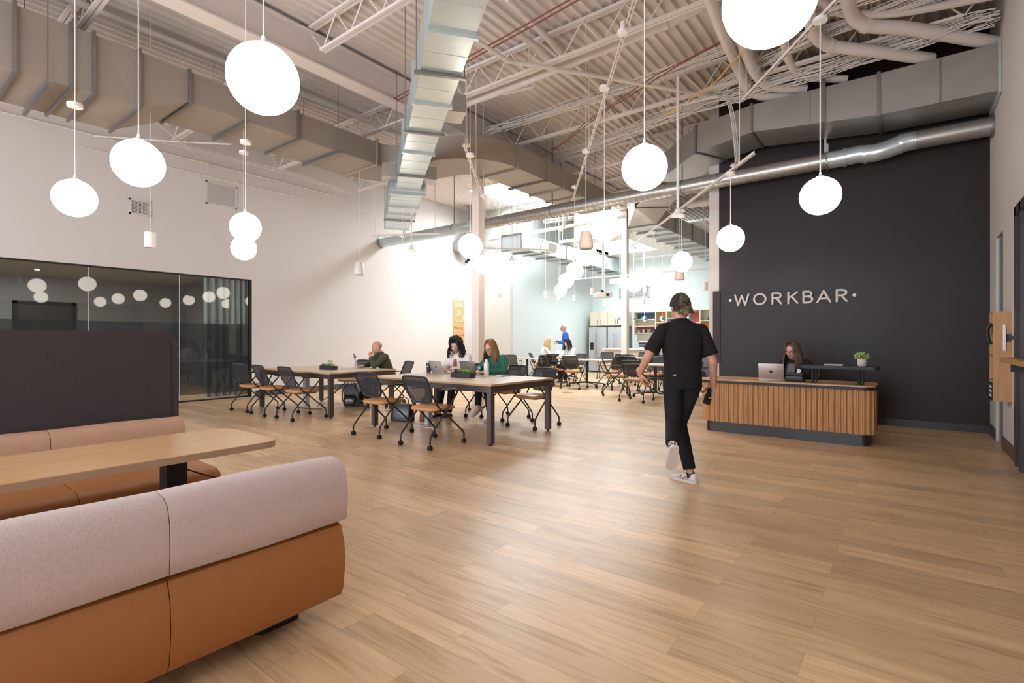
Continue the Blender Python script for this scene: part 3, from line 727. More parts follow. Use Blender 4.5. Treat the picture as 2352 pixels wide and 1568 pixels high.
GL = [  # u, v, canopy z, label
 (1767, -2, 4.29, 'nearest and largest-looking globe lamp, cut off by the top edge'),
 (605, 182, 4.9, 'big globe lamp in front of the wide roof beam'),
 (318, 375, 4.9, 'globe lamp hanging below the left duct, right of the far left one'),
 (172, 455, 3.52, 'globe lamp farthest to the left, low under the duct'),
 (564, 522, 3.66, 'nearer globe of the overlapping pair by the left wall'),
 (560, 570, 4.05, 'farther, lower globe of the overlapping pair by the left wall'),
 (1480, 385, 4.29, 'large globe lamp above the walking man'),
 (1388, 520, 4.29, 'middle globe of the central row, next to a beige speaker'),
 (1346, 585, 4.29, 'globe lamp partly hidden under the beige speaker'),
 (1884, 450, 4.29, 'globe lamp alone before the charcoal wall, above the lettering'),
 (1678, 548, 3.50, 'globe lamp at the left edge of the charcoal wall'),
 (1566, 601, 3.52, 'globe lamp just left of the charcoal wall edge'),
 (1501, 632, 3.54, 'globe lamp right of the far column'),
 (1457, 655, 3.56, 'farthest globe lamp, touching the far column'),
 (1320, 622, 4.29, 'globe lamp behind the one under the beige speaker'),
 (1300, 645, 4.29, 'second to last globe of the central row'),
 (1287, 667, 4.29, 'last and smallest globe of the central row'),
 (924, 622, 3.32, 'globe lamp alone in front of the bright left wall'),
 (1080, 565, 3.95, 'globe lamp in front of the near column'),
 (1110, 608, 3.88, 'globe lamp half hidden behind the near column'),
 (1142, 658, 3.60, 'small globe lamp right of the near column, over a white cylinder lamp'),
]
RG = .175
def make_globe():
    t = thing('globe_lamp', '', 'lamp', (0, 0, 2.65), 0, 'white globe lamps')
    pr = [(RG*math.sin(R(a)), -RG*math.cos(R(a))) for a in range(0, 168, 6)]
    obj('globe', MB().lathe(pr, n=36), M_GLOBE, t, True)
    obj('cap', MB().lathe([(.04, RG-.006), (.038, RG+.006), (.012, RG+.02), (.008, RG+.05)], n=16), M_WHITE, t, True)
    return t
g0_ = make_globe()
globes_ = [g0_] + [dup(g0_) for _ in GL[1:]]
for i, (u, v, cz, lb) in enumerate(GL):
    p = at_z(u, v, 2.65) if i else at_depth(u, v, 2.03)
    z = 2.65 if i else p.z
    g_ = globes_[i]
    g_.location = (p.x, p.y, z); g_['label'] = lb
    obj('cord', MB().cyl((0, 0, RG+.04), (0, 0, cz-z), .004 if i < 8 else .006, n=6), M_WHITE, g_)
    obj('canopy', MB().lathe([(.062, cz-z), (.062, cz-z+.035), (.02, cz-z+.05)], n=20).cyl((0, 0, cz-z+.04), (0, 0, (cz-z+.06)), .01, n=6), M_WHITE, g_, True, 40)
    if i in (1, 2, 3, 4, 5, 13, 17, 18, 19, 20):
        obj('stem', MB().cyl((0, 0, cz-z+.05), (0, 0, (4.44 if i == 5 else DECK+.05)-z), .005, n=6), M_WHITE, g_)

M_LAMPCYL = mat('white_enamel', (.78, .75, .72), .35)
def make_cyl():
    t = thing('cylinder_pendant', '', 'lamp', (0, 0, 2.6), 0, 'white cylinder pendants')
    obj('shade', MB().lathe([(.05, -.095), (.062, -.1), (.065, -.09), (.065, .095), (.06, .1), (.01, .102)], n=24), M_LAMPCYL, t, True, 40)
    obj('lens', MB().cyl((0, 0, -.094), (0, 0, -.09), .05, n=16), mat('warm_lens', (1, .95, .85), .4, emit=((1, .9, .75), 3)), t)
    return t
c0_ = make_cyl()
CY = [(345, 551, 'white cylinder pendant low over the glass wall on the left'), (1253, 677, 'white cylinder pendant alone on the bright far left wall of the cafe'),
      (1284, 683, 'white cylinder pendant half behind the last globe of the row'), (1319, 685, 'white cylinder pendant hanging in front of the cafe corner'),
      (1361, 669, 'white cylinder pendant just left of the projector'), (1388, 695, 'white cylinder pendant right below the projector'),
      (1482, 664, 'white cylinder pendant in front of the wall grille'), (1478, 691, 'white cylinder pendant just below the one before the wall grille'),
      (1620, 657, 'white cylinder pendant beside the charcoal wall edge'), (1148, 674, 'white cylinder pendant peeking from under a small globe right of the near column')]
cyls_ = [c0_] + [dup(c0_) for _ in CY[1:]]
for i, (u, v, lb) in enumerate(CY):
    p = at_z(u, v, 2.6); c = cyls_[i]
    c.location = p; c['label'] = lb
    zt = DECK+.43 if (-10 < p.x < -7.6 and 11 < p.y < 13.1) else 4.84 if (-8.8 < p.x < -6.9 and 15 < p.y < 17.4) else 4.47 if (-9.0 < p.x < -4.3 and p.y > 14.3) else DECK+.05
    obj('cord', MB().cyl((0, 0, .1), (0, 0, zt-2.6), .004, n=6), M_WHITE, c)
def speaker(u, v, D, label, m, zt=5.6):
    p = at_depth(u, v, D); t = thing('pendant_speaker', label, 'speaker', p)
    obj('housing', MB().lathe([(.02, -.118), (.085, -.12), (.098, -.105), (.098, -.09), (.072, .1), (.06, .115), (.01, .12)], n=28), m, t, True, 45)
    obj('grille', MB().cyl((0, 0, -.123), (0, 0, -.119), .08, n=24), M_FLANGE, t)
    obj('cord', MB().cyl((0, 0, .12), (0, 0, zt-p.z), .004, n=6), M_WHITE, t)
M_BEIGE = mat('beige_speaker_plastic', (.62, .49, .41), .5)
speaker(1346, 551, 6.8, 'beige tapered speaker hanging against a globe lamp in the middle', M_BEIGE, 5.67)
speaker(825, 616, 9.5, 'white tapered speaker hanging in front of the left wall', M_LAMPCYL)
speaker(1560, 628, 9.6, 'small beige speaker under a globe beside the charcoal wall', M_BEIGE, 5.1)
def ap(u, v, D, zt, label, r=.09, rp=.022):
    p = at_depth(u, v, D); t = thing('ceiling_sensor', label, 'sensor', p)
    obj('disc', MB().lathe([(.02, -.02), (r, -.015), (r, .01), (r*.5, .025), (r*.45, .09), (.02, .1)], n=24), M_WHITE, t, True, 40)
    obj('pole', MB().cyl((0, 0, .09), (0, 0, zt-p.z), rp, n=12), M_WHITE, t, True, 40)
ap(1557, 495, 7.6, 5.2, 'white round sensor on a long pole left of the charcoal wall', .1)
ap(945, 575, 10.4, 5.6, 'white sensor on a pole by the left wall behind the shiny duct', .09, .014)
ap(1176, 596, 12.2, 5.6, 'small white disc sensor on a thin pole right of the near column', .08, .01)
ap(1430, 74, 4.9, 4.32, 'white disc under the channel above the large middle globe', .05, .015)
ap(1071, 333, 7.6, 5.15, 'white disc on the channel in front of the curved duct', .06, .012)
# projector, long light bars
p = at_depth(1385, 677, 12.4); t = thing('projector', 'white ceiling projector with black cables hanging in front of the kitchen wall', 'projector', p, R(YAW))
obj('body', MB().b6(-.2, .2, -.15, .15, -.06, .05, .015), M_WHITE, t, True, 40)
obj('lens', MB().cyl((.08, -.15, -.01), (.08, -.19, -.01), .035, n=16), M_BLACK, t)
obj('pole', MB().cyl((0, 0, .05), (0, 0, DECK-p.z), .025, n=12), M_WHITE, t)
mb = MB()
for k in range(4): mb.tube(smooth_path([(-.03+.02*k, -.02, .05), (-.08+.02*k, -.1, .12), (-.02, -.12, .03), (.05, -.05+.02*k, .07)]), .006, n=5)
obj('cable', mb, M_BLACK, t)
M_BAR = mat('led_bar', (1, 1, 1), .4, emit=((1, 1, .98), 5))
for i, (ua, va, ub, vb) in enumerate([(1402, 646, 1552, 636)]):
    a = on_y(ua, va, 13.9); b = on_y(ub, vb, 13.9); z = (a.z+b.z)/2
    t = thing('light_bar', 'long white light bar hanging before the kitchen wall', 'light', (a.x, 13.9, z))
    L = b.x-a.x
    obj('diffuser', MB().b6(0, L, -.04, .04, -.07, .05), M_BAR, t)
    obj('housing', MB().b6(-.01, L+.01, -.045, .045, .05, .07), M_WHITE, t)
    obj('rod', MB().cyl((.3, 0, .07), (.3, 0, 5.64-z), .006, n=6).cyl((L-.3, 0, .07), (L-.3, 0, 5.64-z), .006, n=6), M_WHITE, t)
channel((-7.9, 13.6, 3.12), (-3.6, 13.6, 3.12), 'long white channel above the light bar')

# ================================================================ WALL FITTINGS
def grille(p, w, h, label, m, nx, nz, axis='y', dark=None):
    t = thing('wall_grille', label, 'vent', p)
    a = MB(); fr = .03
    def bx(y0, y1, z0, z1, d0, d1):
        if axis == 'y': a_.b6(d0, d1, y0, y1, z0, z1)
        else: a_.b6(y0, y1, -d1, -d0, z0, z1)
    a_ = MB()
    bx(-w/2, w/2, -h/2, -h/2+fr, 0, .02); bx(-w/2, w/2, h/2-fr, h/2, 0, .02); bx(-w/2, -w/2+fr, -h/2, h/2, 0, .02); bx(w/2-fr, w/2, -h/2, h/2, 0, .02)
    obj('frame', a_, m, t)
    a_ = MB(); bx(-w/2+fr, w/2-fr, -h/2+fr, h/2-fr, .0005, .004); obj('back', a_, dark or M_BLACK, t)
    a_ = MB()
    for i in range(nz):
        z = -h/2+fr+(h-2*fr)*(i+.5)/nz; e = (h-2*fr)/nz*(.3 if nx == 0 else .16); bx(-w/2+fr, w/2-fr, z-e, z+e, .006, .014)
    for i in range(nx):
        y = -w/2+fr+(w-2*fr)*(i+.5)/nx; e = .004; bx(y-e, y+e, -h/2+fr, h/2-fr, .005, .015)
    obj('louvres', a_, m, t)
pa, pb = on_x(472, 445, LX), on_x(543, 450, LX)
z0, z1 = on_x(507, 474, LX).z, on_x(507, 422, LX).z
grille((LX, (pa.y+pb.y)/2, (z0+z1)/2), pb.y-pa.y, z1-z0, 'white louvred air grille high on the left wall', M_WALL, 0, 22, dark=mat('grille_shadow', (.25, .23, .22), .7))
pa, pb = on_x(296, 475, LX), on_x(346, 480, LX)
z0, z1 = on_x(321, 495, LX).z, on_x(321, 459, LX).z
grille((LX, (pa.y+pb.y)/2, (z0+z1)/2), pb.y-pa.y, z1-z0, 'smaller egg-crate air grille with a dark grid, lower left on the left wall', M_WALL, 13, 9)
pa, pb = on_y(1422, 660, KY), on_y(1492, 660, KY)
grille(((pa.x+pb.x)/2, KY, 2.95+.15), pb.x-pa.x, .42, 'wide grey air grille on the pale blue kitchen wall', mat('grey_grille', (.45, .47, .47), .5), 12, 6, 'x', dark=mat('grille_shadow', (0, 0, 0)))
t = thing('security_camera', 'small black camera pair high on the left wall beside the column', 'camera', (LX, on_x(1069, 598, LX).y, on_x(1069, 598, LX).z))
obj('mount', MB().cyl((0, 0, 0), (.06, 0, 0), .03), M_WHITE, t)
obj('head', MB().ball((.1, .05, .02), .055), M_BLACK, t, True); obj('head', MB().ball((.1, -.05, -.06), .055), M_BLACK, t, True)

# text helper
def text_mesh(s, size, depth, name, m, parent, loc, rot, spacing=1.0, align='LEFT', bold=0.0):
    cu = bpy.data.curves.new(name, 'FONT'); cu.body = s; cu.size = size; cu.extrude = depth; cu.space_character = spacing; cu.offset = bold
    cu.align_x = align; cu.align_y = 'BOTTOM_BASELINE' if False else 'BOTTOM'
    o = bpy.data.objects.new(name, cu); col.objects.link(o)
    dg = bpy.context.evaluated_depsgraph_get(); me = bpy.data.meshes.new_from_object(o.evaluated_get(dg))
    bpy.data.objects.remove(o); me.name = name
    me.materials.clear(); me.materials.append(m)
    q = link(name, me, parent, loc, rot); return q

# CAFE banner on the left wall
pa, pb = on_x(1040.5, 700, LX), on_x(1066, 700, LX)
zt = on_x(1052, 690, LX).z; zb = .85; wB = pb.y-pa.y
t = thing('cafe_banner', 'tall orange cafe sign with a steaming cup on the left wall behind the curly-haired woman', 'sign', (LX+.002, (pa.y+pb.y)/2, zb))
obj('panel', MB().b6(0, .012, -wB/2, wB/2, 0, zt-zb), mat('orange_banner', (.66, .33, .13), .6), t)
rot = (R(90), 0, R(90)); H_ = zt-zb
M_BTXT = mat('cream_lettering', (.95, .9, .82), .6); M_BTX2 = mat('dark_lettering', (.16, .12, .10), .6)
text_mesh('CAFE', .17, .002, 'lettering', M_BTXT, t, (.015, 0, H_-.22), rot, 1.0, 'CENTER', .004)
text_mesh('Meet up.', .125, .002, 'lettering', M_BTX2, t, (.015, -wB/2+.03, H_-.98), rot)
text_mesh('Take a call.', .115, .002, 'lettering', M_BTX2, t, (.015, -wB/2+.03, H_-1.2), rot)
mb = MB()
cup = [(0, y, z) for y, z in [(-.16, .12), (-.155, .03), (-.12, -.05), (-.05, -.08), (.05, -.08), (.12, -.05), (.155, .03), (.16, .12), (-.16, .12)]]
mb.tube(cup, .011, n=6); mb.tube([(0, .155, .09), (0, .21, .09), (0, .225, .03), (0, .19, -.03), (0, .14, -.02)], .010, n=6)
for k in (-.06, 0, .06): mb.tube(smooth_path([(0, k, .17), (0, k+.025, .21), (0, k-.015, .25), (0, k+.01, .29)]), .009, n=6)
mb.b6(-.002, .004, -wB/2+.02, wB/2-.02, -.2, -.185)
obj('cup_emblem', mb, M_BTXT, t, loc=(.016, 0, H_-.62))

# ================================================================ FURNITURE
M_TAN = mat('tan_leather', (.35, .135, .036), .5, noise=(14, .06), bump=(160, .12))
M_TANSEAT = mat('tan_vinyl_seat', (.50, .24, .09), .42, bump=(120, .08))
M_PINK = mat('pale_pink_wool', (.56, .44, .415), .9, noise=(60, .10), bump=(260, .35), sheen=.3)
M_ROSE = mat('dusty_rose_wool', (.50, .30, .20), .9, noise=(60, .10), bump=(260, .3))
M_SCREENFAB = mat('dark_brown_screen_fabric', (.046, .035, .036), .85, noise=(120, .25), bump=(300, .3))
M_OAKTOP = wood('oak_laminate', (.50, .29, .125), (.60, .37, .18), .38, (7, .9, 9))
M_OAKEDGE = mat('oak_edge_band', (.42, .27, .17), .5)
M_PALETOP = wood('pale_ash_laminate', (.62, .49, .36), (.70, .57, .44), .33, (1.1, 8, 9))
M_PLYEDGE = mat('ply_edge', (.50, .30, .15), .5)
M_OAKSLAT = wood('oak_slats', (.36, .17, .06), (.56, .30, .125), .45, (14, 14, 1.1))
M_OAKPANEL = wood('oak_panel', (.40, .205, .08), (.52, .29, .125), .42, (12, 12, 1.0))
M_MESH = mat('black_chair_mesh', (.025, .025, .028), .7, alpha=.7)
M_FRAME = mat('black_powder_coat', (.020, .018, .018), .38)

# ---- booth: two facing benches, screen, table
def bench_profile(sgn, kind):
    """closed outline in (x,z), x measured outwards from the bench axis (0 = outer face)"""
    if kind == 'cushion':
        p = [(-.235, .47), (-.245, .60), (-.235, .69), (-.20, .722), (-.14, .735), (-.075, .728), (-.028, .70), (-.008, .64), (-.004, .54), (-.012, .46), (-.04, .445), (-.20, .445)]
    elif kind == 'shell':
        p = [(-.05, .12), (-.03, .105), (-.012, .14), (.004, .26), (-.004, .36), (-.03, .43), (-.06, .44), (-.20, .44), (-.20, .12)]
    else:
        p = [(-.24, .16), (-.24, .43), (-.30, .475), (-.55, .47), (-.80, .465), (-.86, .44), (-.87, .40), (-.85, .16)]
    return [(sgn*x, z) for x, z in p]
def puffy(mb, prof, y0, y1, X, puff=.012, edge=.03):
    cx = sum(p[0] for p in prof)/len(prof); cz = sum(p[1] for p in prof)/len(prof)
    rings = []
    for f, s in ((0, -.03), (.008, -.010), (.03, 0), (.5, 1), (.97, 0), (.992, -.010), (1, -.03)):
        y = y0+(y1-y0)*f; r = []
        for (x, z) in prof:
            dx, dz = x-cx, z-cz; L = math.hypot(dx, dz); k = (L + (puff if s == 1 else s*edge*3*.35))/L
            r.append((X+cx+dx*k, y, cz+dz*k))
        rings.append(r)
    mb.loft(rings)
def bench(X, sgn, y1, label, cush, n=4, L=.735):
    t = thing('booth_bench', label, 'bench', (X, y1, 0))
    for i in range(n):
        a, b = -(i+1)*L+.0015, -i*L-.0015
        mb = MB(); puffy(mb, bench_profile(sgn, 'cushion'), a, b, 0, .006, .03); obj('back_cushion', mb, cush, t, True, 60)
        mb = MB(); puffy(mb, bench_profile(sgn, 'shell'), a, b-(.02 if i == 0 else 0), 0, .003, .02); obj('back_shell', mb, M_TAN, t, True, 50)
        mb = MB(); puffy(mb, bench_profile(sgn, 'seat'), a, b-(.02 if i == 0 else 0), 0, .008, .02); obj('seat', mb, M_TAN, t, True, 60)
    for y in (-.34, -1.6, -2.6):
        mb = MB().prism(rrect(min(sgn*-.17, sgn*-.62), max(sgn*-.17, sgn*-.62), y, y+.2, .03, 4), 0, .04)
        mb.b6(min(sgn*-.2, sgn*-.55), max(sgn*-.2, sgn*-.55), y+.03, y+.17, .04, .165); obj('foot', mb, M_BLACK, t)
    return t
bench(-2.07, 1, 1.44, 'near booth bench seen from behind, pale pink wool back over tan leather', M_PINK)
bench(-4.37, -1, 1.50, 'far booth bench facing us behind the long oak table, rosy back cushion', M_ROSE)
t = thing('privacy_screen', 'tall dark brown fabric screen standing behind the far booth bench', 'screen', (-4.42, 1.56, 0))
def screen_out(r, off):
    out = [(-3.2, .06), (0-off, .06)]
    for i in range(9):
        a = R(0+90*i/8); out.append((-r-off+r*math.cos(a), 1.36-off-r+r*math.sin(a)))
    out.append((-3.2, 1.36-off)); return out
o_ = screen_out(.11, 0)
obj('panel', MB().loft([[(-.07, y, z) for y, z in o_], [(-.062, y, z+0) for y, z in o_], [(-.008, y, z) for y, z in o_], [(0, y, z) for y, z in o_]]), M_SCREENFAB, t)
o2 = screen_out(.07, .055)
obj('inner_pad', MB().loft([[(0, y, z) for y, z in o2], [(.006, y, z) for y, z in o2]]), M_SCREENFAB, t)
obj('foot', MB().b6(-.2, .06, -.3, -.22, 0, .06), M_BLACK, t); obj('foot', MB().b6(-.2, .06, -2.4, -2.32, 0, .06), M_BLACK, t)
t = thing('booth_table', 'long oak laminate table with rounded corners between the two booth benches', 'table', (-3.09, 1.48, 0))
pl = rrect(-.335, .335, -2.9, 0, .09, 6, (1, 1, 1, 1))
obj('tabletop', MB().prism(pl, .708, .741), M_OAKTOP, t)
pl2 = rrect(-.336, .336, -2.901, .001, .09, 6)
mb = MB(); n = len(pl2)
obj('edge_band', MB().prism(pl2, .7065, .7385), M_OAKEDGE, t)
for y in (-.42, -2.4):
    obj('leg', MB().b6(-.03, .065, y-.05, y+.05, .03, .707, .004), M_BLACK, t)
    obj('foot', MB().b6(-.28, .28, y-.04, y+.04, 0, .03, .004), M_BLACK, t)
obj('cable', MB().tube(smooth_path([(-.0, -.36, .60), (.05, -.2, .52), (.03, -.1, .5), (.12, -.32, .45), (.06, -.36, .3)]), .004, n=6), M_BLACK, t, True)

# ---- conference tables
def work_table(x0, x1, y0, y1, label):
    t = thing('work_table', label, 'table', ((x0+x1)/2, (y0+y1)/2, 0), 0, 'big work tables')
    a, b = (x1-x0)/2, (y1-y0)/2
    obj('tabletop', MB().b6(-a, a, -b, b, .728, .752), M_PALETOP, t)
    obj('edge_band', MB().b6(-a-.001, a+.001, -b-.001, b+.001, .727, .7505), M_PLYEDGE, t)
    i = .02
    mb = MB().b6(-a+i+.07, a-i-.07, -b+i, -b+i+.04, .648, .726).b6(-a+i+.07, a-i-.07, b-i-.04, b-i, .648, .726).b6(-a+i, -a+i+.04, -b+i+.07, b-i-.07, .648, .726).b6(a-i-.04, a-i, -b+i+.07, b-i-.07, .648, .726)
    obj('apron', mb, M_DARKMETAL, t)
    for sx in (-1, 1):
        for sy in (-1, 1):
            cx, cy = sx*(a-i-.035), sy*(b-i-.035)
            p = obj('leg', MB().box((cx, cy, .375), (.07, .07, .702)), M_DARKMETAL, t)
            obj('foot', MB().cyl((cx, cy, 0), (cx, cy, .024), .022, n=14), M_BLACK, p)
    obj('power_column', MB().box((-.62, -.02, .35), (.085, .085, .70)).box((-.62, -.02, .69), (.35, .2, .03)), mat('light_grey_metal', (.42, .43, .47), .4), t)
    return t
work_table(-6.33, -3.97, 4.76, 6.14, 'nearer big work table with pale top and dark frame, where two women sit')
work_table(-9.80, -7.42, 4.80, 6.16, 'farther big work table by the glass wall, where the man in green sits')

# ---- nesting chair
def make_chair():
    t = thing('mesh_back_chair', '', 'chair', (0, 0, 0))
    sp = rrect(-.225, .225, -.215, .215, .09, 6)
    rings = []
    for k, (s, z) in enumerate(((.86, .432), (.97, .442), (1.0, .458), (.985, .474), (.9, .482))):
        rings.append([(x*s, y*s, z + (.012*math.cos(y*6)-.008) - .02*max(0, (abs(y)-.1))) for x, y in sp])
    mb = MB().loft(rings); obj('seat', mb, M_TANSEAT, t, True, 60)
    obj('seat_pan', MB().b6(-.17, .17, -.16, .16, .418, .436).cyl((-.23, -.02, .425), (.23, -.02, .425), .012, n=10), M_FRAME, t)
    def yb(z): return -.175-(z-.5)*.42
    loop = []
    def q(x, z): return (x, yb(z)-.012*math.cos(x*6)+.012, z)
    for x, z in ((-.12, .535), (-.165, .56), (-.195, .61), (-.207, .70), (-.213, .80), (-.205, .835), (-.175, .852), (0, .858), (.175, .852), (.205, .835), (.213, .80), (.207, .70), (.195, .61), (.165, .56), (.12, .535), (0, .528), (-.12, .535)):
        loop.append(q(x, z))
    bf = obj('back_frame', MB().tube(smooth_path(loop, 3), .012, n=8), M_FRAME, t, True)
    rows = []
    mb = MB()
    for z in (.53, .56, .61, .70, .80, .84, .855):
        w = {.53: .12, .56: .163, .61: .193, .70: .205, .80: .211, .84: .20, .855: .16}[z]
        rows.append([mb.bm.verts.new(V(q(-w+2*w*i/8, z))+V((0, .004, 0))) for i in range(9)] + [mb.bm.verts.new(V(q(w-2*w*i/8, z))+V((0, -.002, 0))) for i in range(9)])
    for a, b in zip(rows, rows[1:]):
        for j in range(18): mb.bm.faces.new((a[j], a[(j+1) % 18], b[(j+1) % 18], b[j]))
    obj('mesh_panel', mb, M_MESH, bf, True)
    for s in (-1, 1):
        # rear leg that rises forward into the armrest loop
        p = [(s*.26, -.30, .075), (s*.26, -.295, .13), (s*.25, -.25, .19), (s*.245, -.05, .40), (s*.245, .12, .575), (s*.245, .165, .63), (s*.245, .16, .665), (s*.245, .12, .68), (s*.245, .02, .682)]
        lg = obj('leg', MB().tube(smooth_path(p, 4), .0115, n=8), M_FRAME, t, True)
        def caster(y, par):
            mb = MB().cyl((s*.26, y, .05), (s*.26, y, .085), .009, n=8)
            for dx in (-.013, .013): mb.cyl((s*.26+dx-.008, y, .028), (s*.26+dx+.008, y, .028), .028, n=16)
            mb.box((s*.26, y, .045), (.012, .04, .03))
            obj('caster', mb, M_BLACK, par, True, 40)
        caster(-.30, lg)
        p = [(s*.26, .28, .075), (s*.26, .275, .13), (s*.25, .235, .18), (s*.225, .0, .385), (s*.22, -.11, .47), (s*.213, -.17, .56), (s*.212, yb(.66), .66)]
        lg = obj('leg', MB().tube(smooth_path(p, 4), .0115, n=8), M_FRAME, t, True)
        caster(.28, lg)
        obj('armrest', MB().b6(s*.245-.022, s*.245+.022, -.13, .10, .680, .698, .007), M_BLACK, t, True, 50)
    return t
proto_chair = make_chair(); used_ = [False]
def chair(x, y, rot, label, group=None):
    if not used_[0]:
        used_[0] = True; c = proto_chair
        c.location = (x, y, 0); c.rotation_euler = (0, 0, R(rot)); c['label'] = label
        if group: c['group'] = group
    else: c = dup(proto_chair, (x, y, 0), R(rot), label, group)
    return c
gC = 'mesh-back chairs at the work tables'
chair(-9.48, 4.60, 4, 'tan-seat mesh chair nearest the curtain, on the near side of the farther table', gC)
chair(-8.72, 4.58, -3, 'middle tan-seat mesh chair on the near side of the farther work table', gC)
chair(-7.90, 4.60, -2, 'tan-seat mesh chair at the right end of the near side, farther work table', gC)
chair(-5.70, 4.52, 3, 'tan-seat mesh chair at the left of the nearer table, in front of the bags', gC)
chair(-4.66, 4.46, 0, 'closest tan-seat mesh chair, right one before the nearer work table', gC)
chair(-4.42, 6.28, 176, 'empty mesh chair with a pale sheen on its seat, far right of the nearer table', gC)
chair(-9.15, 6.42, 180, 'empty chair behind the farther table, next to the grey backpack', gC)
chair(-8.00, 6.62, 163, 'chair the man in the olive jacket sits on', gC)
chair(-6.05, 6.60, 176, 'chair under the woman with black curly hair', gC)
chair(-5.23, 6.62, 170, 'chair under the woman in the green blouse', gC)
gK = 'mesh-back chairs of the cafe'

# ---- cafe tables
def cafe_table():
    t = thing('cafe_table', '', 'table', (0, 0, 0), 0, 'cafe tables')
    obj('tabletop', MB().prism(rrect(-.68, .68, -.36, .36, .05, 4), .715, .74), M_PALETOP, t)
    obj('column', MB().cyl((0, 0, .08), (0, 0, .715), .032, n=16).b6(-.3, .3, -.04, .04, .695, .714), M_FRAME, t)
    b = MB()
    for a in (30, 150, 210, 330):
        c, s = math.cos(R(a)), math.sin(R(a))
        b.tube([(0, 0, .11), (c*.2, s*.2, .10), (c*.48, s*.48, .07)], [.026, .02, .014], n=8)
    base = obj('base', b, M_FRAME, t, True)
    for a in (30, 150, 210, 330):
        c, s = math.cos(R(a))*.48, math.sin(R(a))*.48
        obj('caster', MB().cyl((c-.02, s, .03), (c+.02, s, .03), .03, n=14).cyl((c, s, .04), (c, s, .075), .01, n=8), M_BLACK, base)
    return t
T = [(-7.04, 12.60, 'pale cafe table in the middle of the cafe, nearest one right of the column'),
     (-9.05, 12.55, 'pale cafe table by the grey wall corner, behind the woman in green'),
     (-4.47, 11.15, 'pale cafe table partly hidden by the walking man'),
     (-8.9, 14.3, 'pale cafe table with laptops where the blonde woman sits'),
     (-6.0, 14.9, 'pale cafe table in front of the kitchen island'),
     (-3.9, 13.9, 'pale cafe table at the right side of the cafe, deeper in')]
ct = cafe_table()
for i, (x, y, lb) in enumerate(T):
    c = ct if i == 0 else dup(ct)
    c.location = (x, y, 0); c['label'] = lb
CH = [(-6.98, 11.82, 8, 'mesh chair seen from behind at the front of the middle cafe table'),
      (-6.08, 12.20, 68, 'mesh chair turned sideways at the right end of the middle cafe table'),
      (-6.35, 13.35, 172, 'mesh chair at the far side of the middle cafe table'),
      (-9.0, 11.75, 20, 'mesh chair just behind the shoulder of the woman in green'),
      (-8.28, 12.15, 62, 'mesh chair turned left at the cafe table by the grey wall'),
      (-8.65, 13.1, 58, 'mesh chair turned left before the laptops of the cafe'),
      (-9.36, 13.66, -42, 'chair the blonde woman in the cafe sits on'),
      (-7.9, 13.38, 165, 'chair the dark-haired woman in white sits on'),
      (-5.55, 13.95, 25, 'mesh chair with a rounded back right of the middle cafe table'),
      (-6.75, 14.45, 10, 'mesh chair in front of the table before the kitchen island'),
      (-6.5, 15.7, 178, 'mesh chair behind the table at the kitchen island, left one'),
      (-5.5, 15.65, 185, 'mesh chair behind the table at the kitchen island, right one'),
      (-5.0, 14.6, 80, 'mesh chair at the right end of the table before the island'),
      (-4.50, 10.20, 2, 'mesh chair by the walking man, its back to us, left hand over its seat'),
      (-5.35, 10.95, -60, 'mesh chair turned right, at the left end of the table by the walking man'),
      (-4.85, 12.05, 175, 'mesh chair behind the table by the walking man'),
      (-3.75, 12.0, 190, 'mesh chair behind the same table, mostly hidden by the walking man'),
      (-4.9, 13.0, 30, 'mesh chair left of the far right cafe table'),
      (-3.32, 11.56, 78, 'mesh chair under the person seated right of the walking man'),
      (-3.55, 10.45, 45, 'mesh chair hidden mostly behind the legs of the walking man'),
      (-7.75, 12.05, -40, 'mesh chair at the left front corner of the middle cafe table'),
      (-5.45, 12.45, -20, 'mesh chair standing free between the middle table and the walking man'),
      (-7.9, 15.45, 200, 'mesh chair behind the cafe table with the laptops'),
      (-4.3, 14.75, 185, 'mesh chair behind the far right cafe table'),
      (-7.1, 16.0, 150, 'farthest mesh chair, before the refrigerators')]
for x, y, r, lb in CH: chair(x, y, r, lb, gK)
t = thing('floor_outlet', 'small dark square outlet cover set in the cafe floor', 'outlet', at_z(1303, 902, 0))
obj('plate', MB().box((0, 0, .003), (.22, .22, .006)), mat('grey_plate', (.2, .2, .2), .4, metal=.6), t)
obj('lid', MB().box((0, 0, .007), (.17, .17, .004)), mat('grey_plate', (0, 0, 0)), t)

